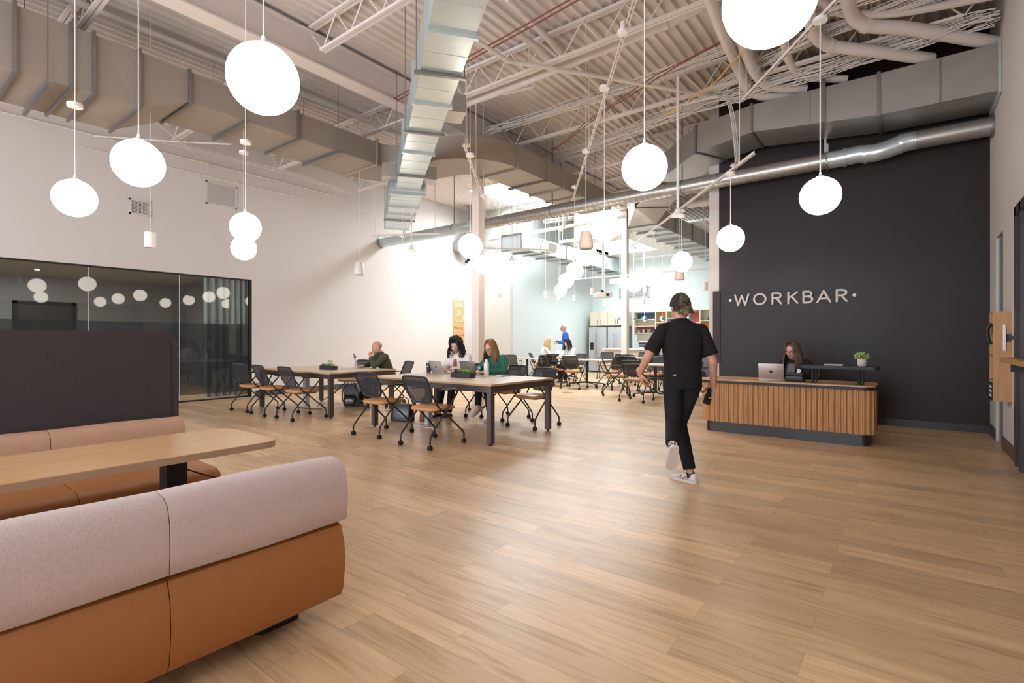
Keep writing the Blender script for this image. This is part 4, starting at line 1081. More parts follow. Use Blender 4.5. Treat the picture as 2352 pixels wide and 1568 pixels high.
# ---- laptops
M_ALU = mat('silver_aluminium', (.55, .52, .49), .32, metal=.6)
M_GREYALU = mat('space_grey_aluminium', (.20, .18, .17), .32, metal=.6)
def laptop(x, y, z, rot, m, label, emblem='fruit', w=.30, d=.21, tilt=20):
    t = thing('laptop', label, 'laptop', (x, y, z), R(rot), 'open laptops')
    obj('base', MB().b6(-w/2, w/2, -d/2, d/2, .001, .014, .004), m, t, True, 40)
    obj('keyboard', MB().b6(-w*.42, w*.42, -.01, d*.42, .014, .0155), M_BLACK, t)
    rot_ = Matrix.Translation((0, d/2, .012)) @ Matrix.Rotation(-R(tilt), 4, 'X')
    lid = obj('lid', MB().b6(-w/2, w/2, -.003, .003, 0, d, .0028).xf(rot_), m, t, True, 40)
    obj('screen', MB().b6(-w*.47, w*.47, -.0042, -.0030, .012, d-.01).xf(rot_), mat('laptop_screen', (.1, .11, .13), .2, emit=((.7, .8, 1), .6)), lid)
    e = MB()
    if emblem == 'fruit':
        e.ball((-.008, .0032, d*.5), (.012, .0012, .015)).ball((.008, .0032, d*.5), (.012, .0012, .015)).ball((.004, .0032, d*.5+.021), (.0035, .0012, .007), rot=Matrix.Rotation(R(35), 4, 'Y'))
        obj('emblem', e.xf(rot_), mat('dark_emblem', (.03, .025, .02), .25), lid, True)
    elif emblem == 'blue':
        e.cyl((.02, .0030, d*.52), (.02, .0042, d*.52), .032, n=24)
        obj('sticker', e.xf(rot_), mat('blue_sticker', (.04, .12, .55), .4), lid)
        e = MB().b6(.0, .04, .0042, .0048, d*.52-.004, d*.52+.004); obj('sticker_text', e.xf(rot_), M_WHITE, lid)
    return t
laptop(-8.06, 5.93, .752, 150, M_ALU, 'silver laptop with a round blue sticker in front of the man in olive', 'blue', tilt=18)
laptop(-5.92, 5.88, .752, 178, M_ALU, 'silver laptop in front of the curly-haired woman', tilt=22)
laptop(-5.30, 5.92, .752, 183, M_GREYALU, 'dark grey laptop between the planter and the woman in green', tilt=14)

# ---- table clutter
M_LEAF = mat('succulent_green', (.13, .24, .06), .5, noise=(30, .4)); M_LEAF2 = mat('succulent_yellow_green', (.32, .42, .10), .5, noise=(30, .3)); M_LEAF3 = mat('succulent_plum', (.16, .06, .08), .5, noise=(30, .3)); M_SOIL = mat('dark_soil', (.04, .03, .02), .9)
def rosette(c, r, h, n, m, par, rr, name='succulent'):
    mb = MB()
    for k in range(n):
        a = k*2.4; el = .25+1.1*(k/n); L = r*(1.05-.45*k/n)
        d = V((math.cos(a)*math.cos(el), math.sin(a)*math.cos(el), math.sin(el)*h/r*.9))
        b = V(c); mb.tube([b, b+d*L*.5, b+d*L*.85, b+d*L], [r*.07, r*.19, r*.13, r*.02], n=6)
    return obj(name, mb, m, par, True)
def planter(x, y, rz, label, lift):
    t = thing('planter_box', label, 'planter', (x, y, .752), rz, 'black planter boxes')
    obj('trough', MB().b6(-.2, .2, -.055, -.047, 0, .07).b6(-.2, .2, .047, .055, 0, .07).b6(-.2, -.192, -.047, .047, 0, .07).b6(.192, .2, -.047, .047, 0, .07).b6(-.192, .192, -.047, .047, 0, .01), mat('matte_black_planter', (.025, .025, .028), .5), t)
    obj('soil', MB().b6(-.191, .191, -.046, .046, .01, .058), M_SOIL, t)
    q = random.Random(int(x*10))
    ms = [M_LEAF, M_LEAF2, M_LEAF3 if lift > 1.1 else mat('succulent_red', (.34, .10, .05), .5, noise=(30, .3))]
    for i in range(9):
        xx = -.165+.33*i/8; m = ms[q.choice((0, 0, 1, 2))]
        rosette((xx, q.uniform(-.025, .025), .066), q.uniform(.045, .06), q.uniform(.06, .085)*lift, 18, m, t, q)
    for i in range(2):
        xx = lift*.06*(1 if i else -.3)+.02; mb = MB()
        for k in range(9):
            z = .06+.012*k; a = k*2.4; mb.tube([(xx, 0, z), (xx+.016*math.cos(a), .016*math.sin(a), z+.012), (xx+.026*math.cos(a), .026*math.sin(a), z+.014)], [.003, .007, .002], n=5)
        mb.cyl((xx, 0, .05), (xx, 0, .165), .0025, n=6); obj('sprig', mb, M_LEAF, t, True)
    return t
planter(-5.03, 5.40, R(-4), 'black planter box of green succulents on the nearer work table', 1.25)
planter(-8.28, 5.33, R(0), 'black planter box of reddish succulents on the farther work table', 1.0)
def bottle(x, y, z, m, label, H=.25, r=.036, flip=False):
    t = thing('water_bottle', label, 'bottle', (x, y, z))
    obj('body', MB().lathe([(r*.96, .001), (r, .012), (r, H*.74), (r*.9, H*.82), (r*.55, H*.86), (r*.52, H*.88)], n=24), m, t, True, 40)
    c = MB().lathe([(r*.6, H*.88), (r*.62, H), (r*.4, H*1.01)], n=20)
    if flip: c.tube(smooth_path([(-.01, 0, H), (0, 0, H*1.09), (-.03, 0, H*1.13), (-.055, 0, H*1.2)]), .009, n=8)
    obj('cap', c, M_BLACK if flip else m, t, True, 40)
    if not flip: obj('loop', MB().tube(arc((0, 0, H), .022, 0, 180, 8, 'xz'), .003, n=6), M_BLACK, t)
M_BOT = mat('blush_white_enamel', (.80, .72, .68), .35)
bottle(-4.88, 5.74, .752, M_BOT, 'white water bottle beside the dark laptop on the nearer table', .25, .038)
bottle(-8.46, 6.02, .752, M_BOT, 'white bottle with a black flip cap beside the blue-sticker laptop', .22, .034, True)
t = thing('tumbler', 'dark insulated tumbler with a steel rim on the nearer work table', 'tumbler', (-6.1, 5.74, .752))
obj('body', MB().lathe([(.030, .001), (.033, .012), (.042, .165), (.042, .172)], n=24), mat('navy_black_enamel', (.02, .022, .035), .3), t, True, 40)
obj('rim', MB().lathe([(.042, .172), (.043, .176), (.043, .19), (.039, .192)], n=24), M_ALU, t, True, 40)
obj('base_ring', MB().lathe([(.0302, .0), (.0335, .002), (.0345, .012)], n=24), M_ALU, t, True, 40)
text_mesh('YETI', .022, .0006, 'lettering', M_ALU, t, (.012, -.0415, .10), (R(90), 0, R(25)), 1.0, 'CENTER')
t = thing('computer_mouse', 'small black mouse beside the dark tumbler', 'mouse', (-6.02, 5.90, .752))
obj('shell', MB().ball((0, 0, .014), (.03, .05, .018), rot=Matrix.Rotation(.5, 4, 'Z')), M_BLACK, t, True)
obj('wheel', MB().cyl((-.004, -.03, .028), (.004, -.03, .028), .007, n=12), M_FLANGE, t)
t = thing('notebook', 'spiral notebook with a pen by the hands of the woman in green', 'notebook', (-4.78, 5.98, .752), R(-20))
obj('cover', MB().b6(-.12, .12, -.085, .085, .0, .008), mat('slate_blue_cover', (.16, .22, .28), .5), t)
obj('pages', MB().b6(-.115, .115, -.08, .08, .008, .014), mat('paper', (.8, .8, .8), .7), t)
mb = MB()
for k in range(16): mb.tube(arc((.12, -.08+k*.0107, .009), .008, 0, 360, 8, 'xz'), .0016, n=4, cap=False)
obj('spiral', mb, M_BLACK, t); 
t2 = thing('pen', 'dark pen lying on the spiral notebook', 'pen', (-4.74, 5.97, .7705), R(10))
obj('barrel', MB().cyl((-.06, 0, 0), (.06, 0, 0), .0045, n=8), M_BLACK, t2); obj('clip', MB().b6(.02, .058, -.001, .001, .0045, .007), M_ALU, t2)

# ---- bags on the floor
def backpack(x, y, rz, label):
    t = thing('backpack', label, 'backpack', (x, y, 0), rz)
    def rg(w, d, z, yy=0): return [(w*math.copysign(abs(math.cos(a))**.55, math.cos(a)), yy+d*math.copysign(abs(math.sin(a))**.6, math.sin(a)), z) for a in [2*math.pi*i/20 for i in range(20)]]
    M_BP = mat('grey_ripstop', (.09, .095, .10), .55, bump=(50, .3)); M_BP2 = mat('glossy_black_nylon', (.012, .012, .014), .2)
    obj('body', MB().loft([rg(.14, .08, .005), rg(.155, .095, .04), rg(.155, .10, .2), rg(.145, .09, .34), rg(.10, .06, .42), rg(.03, .02, .44)]), M_BP, t, True)
    obj('front_pocket', MB().loft([rg(.12, .05, .02, -.085), rg(.13, .06, .06, -.09), rg(.12, .05, .19, -.085), rg(.09, .03, .235, -.075)]), M_BP2, t, True)
    for s in (-1, 1): obj('strap', MB().tube(smooth_path([(s*.05, .07, .40), (s*.1, -.02, .43), (s*.15, -.09, .30), (s*.165, -.06, .12), (s*.14, .02, .04)]), .014, n=8), M_BP, t, True)
    obj('handle', MB().tube(arc((0, .03, .43), .035, 0, 180, 8, 'xz'), .006, n=6), M_BP2, t, True)
    obj('zip', MB().tube(smooth_path([(-.13, -.092, .22), (-.11, -.085, .32), (0, -.075, .37), (.11, -.085, .32), (.13, -.092, .22)]), .004, n=6), M_ALU, t, True)
backpack(-8.55, 6.02, R(30), 'grey and black backpack standing under the farther work table')
def tote(x, y, rz, w, d, h, m, label, name='handbag'):
    t = thing(name, label, 'bag', (x, y, 0), rz)
    def rg(a, b, z): return [(a*math.copysign(abs(math.cos(q))**.4, math.cos(q)), b*math.copysign(abs(math.sin(q))**.5, math.sin(q)), z) for q in [2*math.pi*i/24 for i in range(24)]]
    obj('body', MB().loft([rg(w, d, .003), rg(w*1.03, d*1.05, .03), rg(w*.96, d*.8, h*.7), rg(w*.9, d*.45, h)]), m, t, True, 50)
    for s in (-1, 1): obj('handle', MB().tube(smooth_path([(-w*.45, s*d*.4, h*.93), (-w*.4, s*d*.5, h*1.25), (0, s*d*.4, h*1.4), (w*.4, s*d*.5, h*1.25), (w*.45, s*d*.4, h*.93)]), .007, n=6), m, t, True)
    obj('trim', MB().tube([(p[0], p[1], p[2]) for p in rg(w*.905, d*.46, h)+[rg(w*.905, d*.46, h)[0]]], .004, n=5), m, t)
tote(-6.36, 5.42, R(15), .19, .09, .27, mat('soft_black_leather', (.014, .013, .014), .3, bump=(14, .4)), 'large soft black leather bag under the nearer work table')
tote(-6.16, 5.68, R(-50), .11, .05, .26, mat('cognac_leather', (.28, .09, .03), .35), 'cognac brown leather bag behind the black one under the table')
t = thing('charging_cable', 'white charging cable coiled on the floor beside the bags', 'cable', (-5.75, 5.25, 0))
obj('cord', MB().tube(smooth_path([(-.25, .1, .01), (-.1, -.06, .008), (.08, .05, .012), (-.05, .14, .02), (-.16, .02, .03), (.02, -.1, .008), (.25, -.02, .006), (.42, -.1, .006)]), .004, n=6), M_WHITE, t, True)
obj('plug', MB().b6(.41, .45, -.115, -.09, .0, .02, .003), M_WHITE, t)
t = thing('cable_loop', 'black power cable looping on the floor under the farther work table', 'cable', (-8.85, 5.45, 0))
obj('cord', MB().tube(smooth_path([(-.4, -.15, .008), (-.1, -.2, .008), (.2, -.1, .008), (.25, .1, .05), (.15, .15, .2), (.05, .05, .1), (.0, 0, .01)]), .006, n=6), M_BLACK, t, True)
backpack(-8.72, 13.15, R(70), 'brown patterned backpack on the cafe floor between two chairs')

# ---- reception desk
DX0, DX1, DY0, DY1 = -2.33, -.28, 7.47, 8.17
t = thing('reception_desk', 'oak reception desk with vertical fluted front, rounded ends and black plinth', 'desk', ((DX0+DX1)/2, (DY0+DY1)/2, 0))
a, b = (DX1-DX0)/2, (DY1-DY0)/2
def rr_path(a, b, r, step):
    """walk the outline of a rounded rectangle: list of (point, outward normal)"""
    segs = []
    Ls = [2*(a-r), math.pi*r/2, 2*(b-r), math.pi*r/2]*2
    tot = sum(Ls[:4])*2; n = int(round(tot/step)); out = []
    starts = [((-(a-r), -b), (1, 0)), ((a-r, -(b-r)), -90), ((a, -(b-r)), (0, 1)), ((a-r, b-r), 0), ((a-r, b), (-1, 0)), ((-(a-r), b-r), 90), ((-a, b-r), (0, -1)), ((-(a-r), -(b-r)), 180)]
    norms = [(0, -1), None, (1, 0), None, (0, 1), None, (-1, 0), None]
    for i in range(n):
        s = tot*i/n; k = 0
        while s > Ls[k] and k < 7: s -= Ls[k]; k += 1
        st_ = starts[k]
        if norms[k]:
            out.append((V((st_[0][0]+st_[1][0]*s, st_[0][1]+st_[1][1]*s)), V(norms[k])))
        else:
            an = R(st_[1]) + s/r; out.append((V((st_[0][0]+r*math.cos(an), st_[0][1]+r*math.sin(an))), V((math.cos(an), math.sin(an)))))
    return out
path = rr_path(a, b, .13, .0125); poly = []
for i, (p, nn) in enumerate(path):
    k = i % 5; off = (0, -.016, -.019, -.016, 0)[k] if k else 0.0
    poly.append(tuple((p + nn*off)[:]))
obj('slatted_body', MB().prism(poly, .145, .685), M_OAKSLAT, t)
obj('plinth', MB().prism([tuple((p)[:]) for p, q in rr_path(a-.05, b-.05, .09, .02)], 0, .145), mat('black_laminate', (.018, .017, .018), .35), t)
obj('edge_band', MB().prism([tuple(p[:]) for p, q in rr_path(a+.012, b+.012, .14, .02)], .685, .722), M_BLACK, t)
obj('desktop', MB().prism([tuple(p[:]) for p, q in rr_path(a+.008, b+.008, .137, .02)], .722, .740), M_OAKTOP, t)
lx = [-1.06, -.26]
sh = obj('raised_shelf', MB().prism([tuple((p+V((.66-.02, -.17)))[:]) for p, q in rr_path(.42, .15, .05, .02)], .93, .968), M_BLACK, t)
for x in (.36, .86):
    obj('shelf_post', MB().cyl((x, -.20, .745), (x, -.20, .93), .016, n=12).cyl((x, -.20, .740), (x, -.20, .747), .04, n=16).cyl((x+.04, -.20, .745), (x+.04, -.20, .93), .01, n=12), M_BLACK, t)
laptop(-1.47, 7.86, .740, 186, M_ALU, 'silver laptop on the reception desk', 'fruit', .31, .22, 12)
t = thing('label_printer', 'black boxy label printer with a paper slip on the reception desk', 'printer', (-1.16, 7.72, .74), R(-4))
obj('body', MB().b6(-.11, .11, -.08, .08, 0, .07, .012).b6(-.105, .105, -.05, .08, .07, .115, .012), M_BLACK, t, True, 40)
obj('front_strip', MB().b6(-.09, .09, -.083, -.078, .05, .07, .002), mat('dark_grey_plastic', (.06, .06, .06), .5), t)
obj('paper_slip', MB().loft([[(.02, -.02, .115), (.06, -.02, .115), (.06, -.018, .115), (.02, -.018, .115)], [(.03, .0, .17), (.075, .0, .15), (.075, .002, .15), (.03, .002, .17)]]), M_WHITE, t)
t = thing('keys', 'small dark keys and clips lying beside the printer on the reception desk', 'keys', (-.98, 7.66, .74))
obj('ring', MB().tube(arc((0, 0, .004), .02, 0, 360, 14), .0025, n=5, cap=False), M_FLANGE, t); obj('key', MB().b6(.02, .07, -.008, .008, .001, .006), M_BLACK, t); obj('key', MB().box((-.03, .02, .006), (.05, .02, .008), .6), M_BLACK, t)
t = thing('paper_stack', 'small stack of papers on the raised shelf of the reception desk', 'papers', (-.72, 7.66, .968), R(3))
for k in range(3): obj('sheet', MB().box((0, 0, .003+.005*k), (.2, .13, .004), .05*k), mat('pink_white_paper', (.72, .6, .58), .7), t)
t = thing('potted_succulent', 'small trailing succulent in a white patterned pot on the reception desk shelf', 'plant', (-.42, 7.63, .968))
obj('pot', MB().lathe([(.038, .001), (.046, .01), (.049, .05), (.048, .088), (.044, .092), (.042, .08), (.001, .08)], n=28, cap=False), mat('white_ceramic', (.72, .68, .66), .5), t, True, 40)
mb = MB()
for zz in range(4):
    for k in range(16):
        q = 2*math.pi*(k+.5*(zz % 2))/16; mb.ball((.0485*math.cos(q), .0485*math.sin(q), .022+.016*zz), .0035, 6, 4)
obj('pot_pattern', mb, mat('grey_glaze', (.3, .28, .28), .5), t)
mb = MB(); q = random.Random(3)
for k in range(95):
    an = q.uniform(0, 6.28); el = q.uniform(-.25, 1.5); rr = q.uniform(.05, .082); c = V((math.cos(an)*math.cos(el)*rr, math.sin(an)*math.cos(el)*rr, .108+math.sin(el)*rr*.75))
    mb.ball(c, (.0095, .0095, .014), 8, 6, Matrix.Rotation(q.uniform(-.8, .8), 4, 'X') @ Matrix.Rotation(q.uniform(-.8, .8), 4, 'Y'))
obj('leaves', mb, mat('jelly_green', (.28, .42, .12), .4, noise=(60, .3)), t, True)

# wall lettering
t = thing('wall_lettering', 'raised pale capital letters between two dots on the charcoal wall', 'sign', (-1.55, BY-.002, 1.99))
Hc = .215
STR = {'W': [[(-.125, .5), (-.065, -.5), (0, .42), (.065, -.5), (.125, .5)]],
       'R': [[(-.07, -.5), (-.07, .5), (.015, .5), (.06, .43), (.075, .27), (.06, .1), (.015, .02), (-.07, .02)], [(.0, .02), (.08, -.5)]],
       'K': [[(-.07, -.5), (-.07, .5)], [(.075, .5), (-.07, -.08)], [(-.015, .12), (.085, -.5)]],
       'B': [[(-.07, -.5), (-.07, .5), (.01, .5), (.05, .43), (.058, .28), (.045, .12), (.0, .05), (-.07, .05)], [(-.0, .05), (.055, -.03), (.075, -.22), (.055, -.42), (.01, -.5), (-.07, -.5)]],
       'A': [[(-.1, -.5), (0, .5), (.1, -.5)], [(-.062, -.2), (.062, -.2)]],
       'O': [[(.105*math.sin(R(k*20)), .5*math.cos(R(k*20))) for k in range(19)]]}
M_LET = mat('pale_letter_paint', (.70, .64, .60), .5)
for ch, u in (('W', 1704), ('O', 1745.5), ('R', 1784), ('K', 1820.6), ('B', 1855.8), ('A', 1892.5), ('R', 1933)):
    x = on_y(u, 690, BY-.02).x+1.55; mb = MB()
    for s in STR[ch]:
        pts = [V((p[0]*.88, 0, p[1]*(Hc-.036))) for p in s]
        for p, q_ in zip(pts, pts[1:]): mb.cyl(p, q_, .018, n=12)
        for p in pts: mb.ball(p, .0181, 12, 8)
    mb.xf(Matrix.Diagonal((1, .9, 1, 1)))
    obj('letter', mb, M_LET, t, True, loc=(x, -.018, 0))
for u in (1677.5, 1962.5):
    x = on_y(u, 690, BY-.02).x+1.55; obj('dot', MB().cyl((0, .016, 0), (0, -.012, 0), .026, n=20), M_LET, t, loc=(x, -.016, 0))

# ---- right wall fittings
t = thing('wall_cabinet', 'narrow oak cabinet with open shelves fixed on the right wall', 'cabinet', (RX, 7.96, .61))
d = .15; hw = .145; H = 1.0
obj('side_panel', MB().b6(-d, 0, -hw, -hw+.016, 0, H), M_OAKPANEL, t); obj('side_panel', MB().b6(-d, 0, hw-.016, hw, 0, H), M_OAKPANEL, t)
obj('back_panel', MB().b6(-.012, 0, -hw+.016, hw-.016, 0, H), M_OAKPANEL, t)
for z in (0, .22, .5, .75, H-.016): obj('shelf', MB().b6(-d, -.012, -hw+.016, hw-.016, z, z+.016), M_OAKPANEL, t)
obj('notice_board', MB().b6(-d-.006, -d, -hw, hw, .0, .2), M_BLACK, t)
mb = MB()
for k in range(3): mb.b6(-d-.008, -d-.006, -.1, -.04, .04+.05*k, .07+.05*k).b6(-d-.008, -d-.006, 0.0, .06, .04+.05*k, .07+.05*k)
obj('tag_marks', mb, M_WHITE, t)
t = thing('wall_telephone', 'black desk telephone handset in the oak wall cabinet', 'telephone', (RX-.145, 7.96, 1.17+.2))
obj('handset', MB().tube(smooth_path([(-.0, -.03, -.12), (-.03, -.03, -.08), (-.035, -.03, .05), (0, -.03, .11)]), .018, n=10), M_BLACK, t, True)
obj('cradle', MB().b6(.005, .05, -.07, .05, -.01, .1, .008), M_BLACK, t); obj('cradle_base', MB().b6(.0, .1, -.09, .09, -.2+.196, -.2+.2), M_BLACK, t)
t = thing('wall_tablet', 'white framed tablet on a black swing arm fixed to the right wall', 'tablet', (RX-.11, 7.30, 1.315), R(-8))
obj('frame', MB().b6(-.012, .012, -.1, .1, -.135, .135, .006), M_WHITE, t, True, 40)
obj('screen', MB().b6(-.0135, -.012, -.085, .085, -.11, .11), mat('tablet_dark_screen', (.02, .02, .025), .15), t)
obj('arm', MB().b6(.012, .05, -.03, .03, -.04, .04).b6(.05, .10, -.012, .012, -.02, .02).b6(.095, .112, -.04, .04, -.06, .06), M_BLACK, t)
t = thing('window_counter', 'thick oak counter ledge fixed to the dark frame at the right edge', 'counter', (RX-.035, 7.28, 1.065))
obj('board', MB().b6(-.11, 0, -2.5, 0, 0, .05, .004), M_OAKPANEL, t)
obj('bracket', MB().b6(-.08, 0, -.4, -.38, -.08, 0), M_BLACK, t)

# ---- kitchen
KF = 18.12
M_CAB = wood('pale_oak_cabinet', (.62, .55, .42), (.70, .63, .50), .5, (14, 14, 1.2))
def kx(u): return on_y(u, 700, KF).x
def kz(v, u=1480): return on_y(u, v, KF).z
x0, x1 = kx(1356), kx(1437)
t = thing('upper_cabinet', 'row of pale oak cabinets above the refrigerators', 'cabinet', ((x0+x1)/2, KY, kz(748, 1400)))
W = x1-x0; h = kz(718, 1390)-kz(748, 1400); dpt = KY-KF
obj('carcass', MB().b6(-W/2, W/2, -dpt+.02, -.002, 0, h+.04), M_CAB, t)
for k in range(4):
    dd = obj('door', MB().b6(-W/2+W*k/4+.004, -W/2+W*(k+1)/4-.004, -dpt, -dpt+.018, .02, h), M_CAB, t)
    hx = -W/2+W*(k+(.86 if k % 2 == 0 else .14))/4
    obj('handle', MB().b6(hx-.006, hx+.006, -dpt-.02, -dpt, .06, .26), M_BLACK, dd)
for i, (ua, ub, lb) in enumerate([(1354, 1395, 'left stainless refrigerator with an ice dispenser in its door'), (1397, 1437, 'right stainless refrigerator beside the far column')]):
    xa, xb = kx(ua), kx(ub); w = xb-xa
    t = thing('refrigerator', lb, 'refrigerator', ((xa+xb)/2, KF+.30, 0), 0, 'stainless refrigerators')
    M_SS = mat('stainless_steel', (.50, .51, .52), .35, metal=.35)
    H = kz(750, 1400)-.02
    obj('body', MB().b6(-w/2+.01, w/2-.01, -.30, .3, .02, H), mat('dark_side', (.1, .1, .11), .4), t)
    for k, (p, q_) in enumerate(((-w/2+.01, -w*.06-.004), (-w*.06+.004, w/2-.01))):
        dd = obj('door', MB().b6(p, q_, -.37, -.30, .06, H, .008), M_SS, t)
        hx = q_-.05 if k == 0 else p+.05
        obj('handle', MB().cyl((hx, -.41, H*.2), (hx, -.41, H*.88), .014, n=10).b6(hx-.01, hx+.01, -.41, -.37, H*.22, H*.25).b6(hx-.01, hx+.01, -.41, -.37, H*.83, H*.86), M_ALU, dd)
        if i == 0 and k == 0: obj('dispenser', MB().b6(p+.07, q_-.12, -.376, -.37, H*.5, H*.66), M_BLACK, dd)
    obj('feet', MB().b6(-w/2+.03, w/2-.03, -.28, .28, 0, .02), M_BLACK, t)
# open shelving with coloured backs
x0, x1 = kx(1449), kx(1636); zt = kz(716); zb = kz(799)
t = thing('wall_shelving', 'pale oak open shelving with navy, orange and red back panels over the kitchen counter', 'shelf', (x0, KY-.002, 0))
W = x1-x0; D_ = .36
obj('top_board', MB().b6(0, W, -D_, 0, zt, zt+.04), M_CAB, t); obj('counter_back', MB().b6(0, W, -.012, 0, zb, kz(766)), M_CAB, t)
cols = [kx(u)-x0 for u in (1449, 1499, 1524, 1563, 1602, 1636)]
for c in cols: obj('upright', MB().b6(c-.015, c+.015, -D_, 0, kz(768), zt), M_CAB, t)
C_ = {'navy': (.03, .10, .19), 'orange': (.80, .27, .02), 'red': (.45, .09, .07), 'oak': None}
def panel(c0, c1, va, vb, colr):
    m = M_CAB if C_[colr] is None else mat('panel_'+colr, C_[colr], .5)
    obj('back_panel', MB().b6(cols[c0]+.015, cols[c1]-.015, -.012, 0, kz(vb), kz(va)), m, t)
def shelf(c0, c1, v): obj('shelf', MB().b6(cols[c0]+.015, cols[c1]-.015, -D_, -.012, kz(v)-.02, kz(v)), M_CAB, t)
panel(0, 1, 717, 732, 'navy'); shelf(0, 1, 732); panel(0, 1, 733, 748, 'oak'); shelf(0, 1, 748); panel(0, 1, 749, 765, 'red'); shelf(0, 1, 764)
panel(1, 2, 717, 740, 'orange'); shelf(1, 2, 740); panel(1, 2, 741, 765, 'orange'); panel(2, 3, 717, 731, 'oak'); shelf(2, 3, 731); panel(2, 3, 733, 765, 'navy')
panel(3, 4, 717, 742, 'red'); shelf(3, 4, 742); panel(3, 4, 744, 765, 'oak'); panel(4, 5, 717, 738, 'oak'); shelf(4, 5, 738); panel(4, 5, 740, 760, 'orange'); shelf(4, 5, 762); shelf(1, 4, 766)
M_CHINA = mat('grey_china', (.5, .5, .48), .4)
zs = kz(764)
def bowl_stack(u, r, h, label, n=4):
    t = thing('dish_stack', label, 'dishes', (kx(u), KY-.2, zs), 0, 'stacked dishes')
    for k in range(n): obj('dish', MB().lathe([(r*.6, h*k/n), (r, h*(k+.9)/n), (r*.97, h*(k+.92)/n), (r*.55, h*(k+.25)/n)], n=18, cap=False), M_CHINA, t, True)
bowl_stack(1457, .06, .11, 'leftmost short stack of grey bowls on the kitchen shelf'); bowl_stack(1468, .08, .15, 'tall stack of grey bowls on the kitchen shelf')
bowl_stack(1481, .10, .15, 'wide stack of grey plates on the kitchen shelf', 6); bowl_stack(1493, .085, .08, 'low stack of grey plates at the right of the kitchen shelf')
for i, (u, v, lb) in enumerate([(1510, 740, 'small dark vase on the orange shelf'), (1620, 738, 'small round teal teapot on the right kitchen shelf')]):
    t = thing('vase' if i == 0 else 'teapot', lb, 'vase' if i == 0 else 'teapot', (kx(u), KY-.2, kz(v)))
    obj('body', MB().ball((0, 0, .07), (.06, .06, .069)), mat('teal_glaze', (.04, .08, .09), .4), t, True); obj('neck', MB().cyl((0, 0, .12), (0, 0, .17 if i == 0 else .15), .02, n=12), mat('teal_glaze', (0, 0, 0)), t)
for k in range(5):
    t = thing('drinking_glass', 'white cup at the right end of the kitchen shelf, %s from the left' % ORD[k], 'cup', (kx(1616+k*4), KY-.2, kz(762)), 0, 'white cups')
    obj('bowl', MB().lathe([(.025, 0), (.032, .1), (.029, .1), (.022, .01)], n=14, cap=False), M_WHITE, t, True); obj('foot', MB().cyl((0, 0, 0), (0, 0, .008), .026, n=14), M_WHITE, t)
# counter and base cabinets
t = thing('kitchen_counter', 'white countertop on pale oak base cabinets along the kitchen wall', 'counter', (x0, KY-.002, 0))
obj('worktop', MB().b6(0, W+.6, -.62, 0, .92, .96), M_WHITE, t); obj('splashback', MB().b6(0, W+.6, -.012, 0, .96, zb-.002 if zb > .97 else .97), M_CAB, t)
obj('toe_kick', MB().b6(0, W+.6, -.54, 0, 0, .1), M_BLACK, t); obj('carcass', MB().b6(0, W+.6, -.57, 0, .1, .92), M_CAB, t)
for k in range(8):
    w = (W+.6)/8; dd = obj('door', MB().b6(w*k+.005, w*(k+1)-.005, -.592, -.572, .11, .9), M_CAB, t); obj('handle', MB().b6(w*(k+.88)-.006, w*(k+.88)+.006, -.61, -.592, .6, .82), M_BLACK, dd)
t = thing('toaster_oven', 'white toaster oven with a dark window on the kitchen counter', 'toaster oven', (kx(1476), KY-.35, .96))
obj('body', MB().b6(-.22, .22, -.15, .15, .015, .26, .015), M_WHITE, t, True, 40); obj('window', MB().b6(-.2, .1, -.156, -.15, .05, .22), M_BLACK, t)
obj('rack', MB().b6(-.19, .09, -.158, -.156, .12, .135), M_ALU, t)
for k in range(3): obj('knob', MB().cyl((.16, -.165, .07+.06*k), (.16, -.15, .07+.06*k), .014, n=12), M_FLANGE, t)
obj('feet', MB().b6(-.2, .2, -.13, .13, 0, .015), M_BLACK, t)
# island
ix0, ix1 = on_y(1383, 798, 16.6).x, -3.1
t = thing('kitchen_island', 'kitchen island with a thin white top and pale oak panels before the refrigerators', 'kitchen island', (ix0, 16.6, 0))
W = ix1-ix0
obj('worktop', MB().b6(0, W, 0, .85, .94, .98), M_WHITE, t); obj('body', MB().b6(.06, W-.06, .12, .79, .08, .94), M_CAB, t); obj('toe_kick', MB().b6(.1, W-.1, .16, .75, 0, .08), M_BLACK, t)
for k in range(6):
    w = (W-.12)/6; obj('panel', MB().b6(.06+w*k+.02, .06+w*(k+1)-.02, .105, .12, .2, .86), M_CAB, t)
M_DOME = mat('brushed_steel_blue', (.22, .30, .34), .3, metal=.6)
for i, (u, lb) in enumerate([(1427, 'dome pendant left of the far column'), (1455, 'dome pendant just right of the far column'), (1480, 'dome pendant under the white cord, in front of the navy panel'), (1521, 'dome pendant in front of the orange panel'), (1583, 'dome pendant behind the cap of the walking man')]):
    p = on_y(u, 731, 17.0); t = thing('dome_pendant', 'steel '+lb, 'lamp', p, 0, 'dome pendants over the kitchen island')
    obj('shade', MB().lathe([(.115, -.06), (.11, -.02), (.09, .03), (.055, .065), (.02, .08), (.018, .1)], n=24, cap=False), M_DOME, t, True)
    obj('bulb', MB().ball((0, 0, -.035), .055), mat('warm_bulb', (1, .95, .85), .4, emit=((1, .92, .8), 6)), t, True)
    obj('cord', MB().cyl((0, 0, .1), (0, 0, (4.84 if -8.8 < p.x < -6.9 else 4.47 if -9.0 < p.x < -4.35 else DECK+.05)-p.z), .005, n=6), M_WHITE, t)

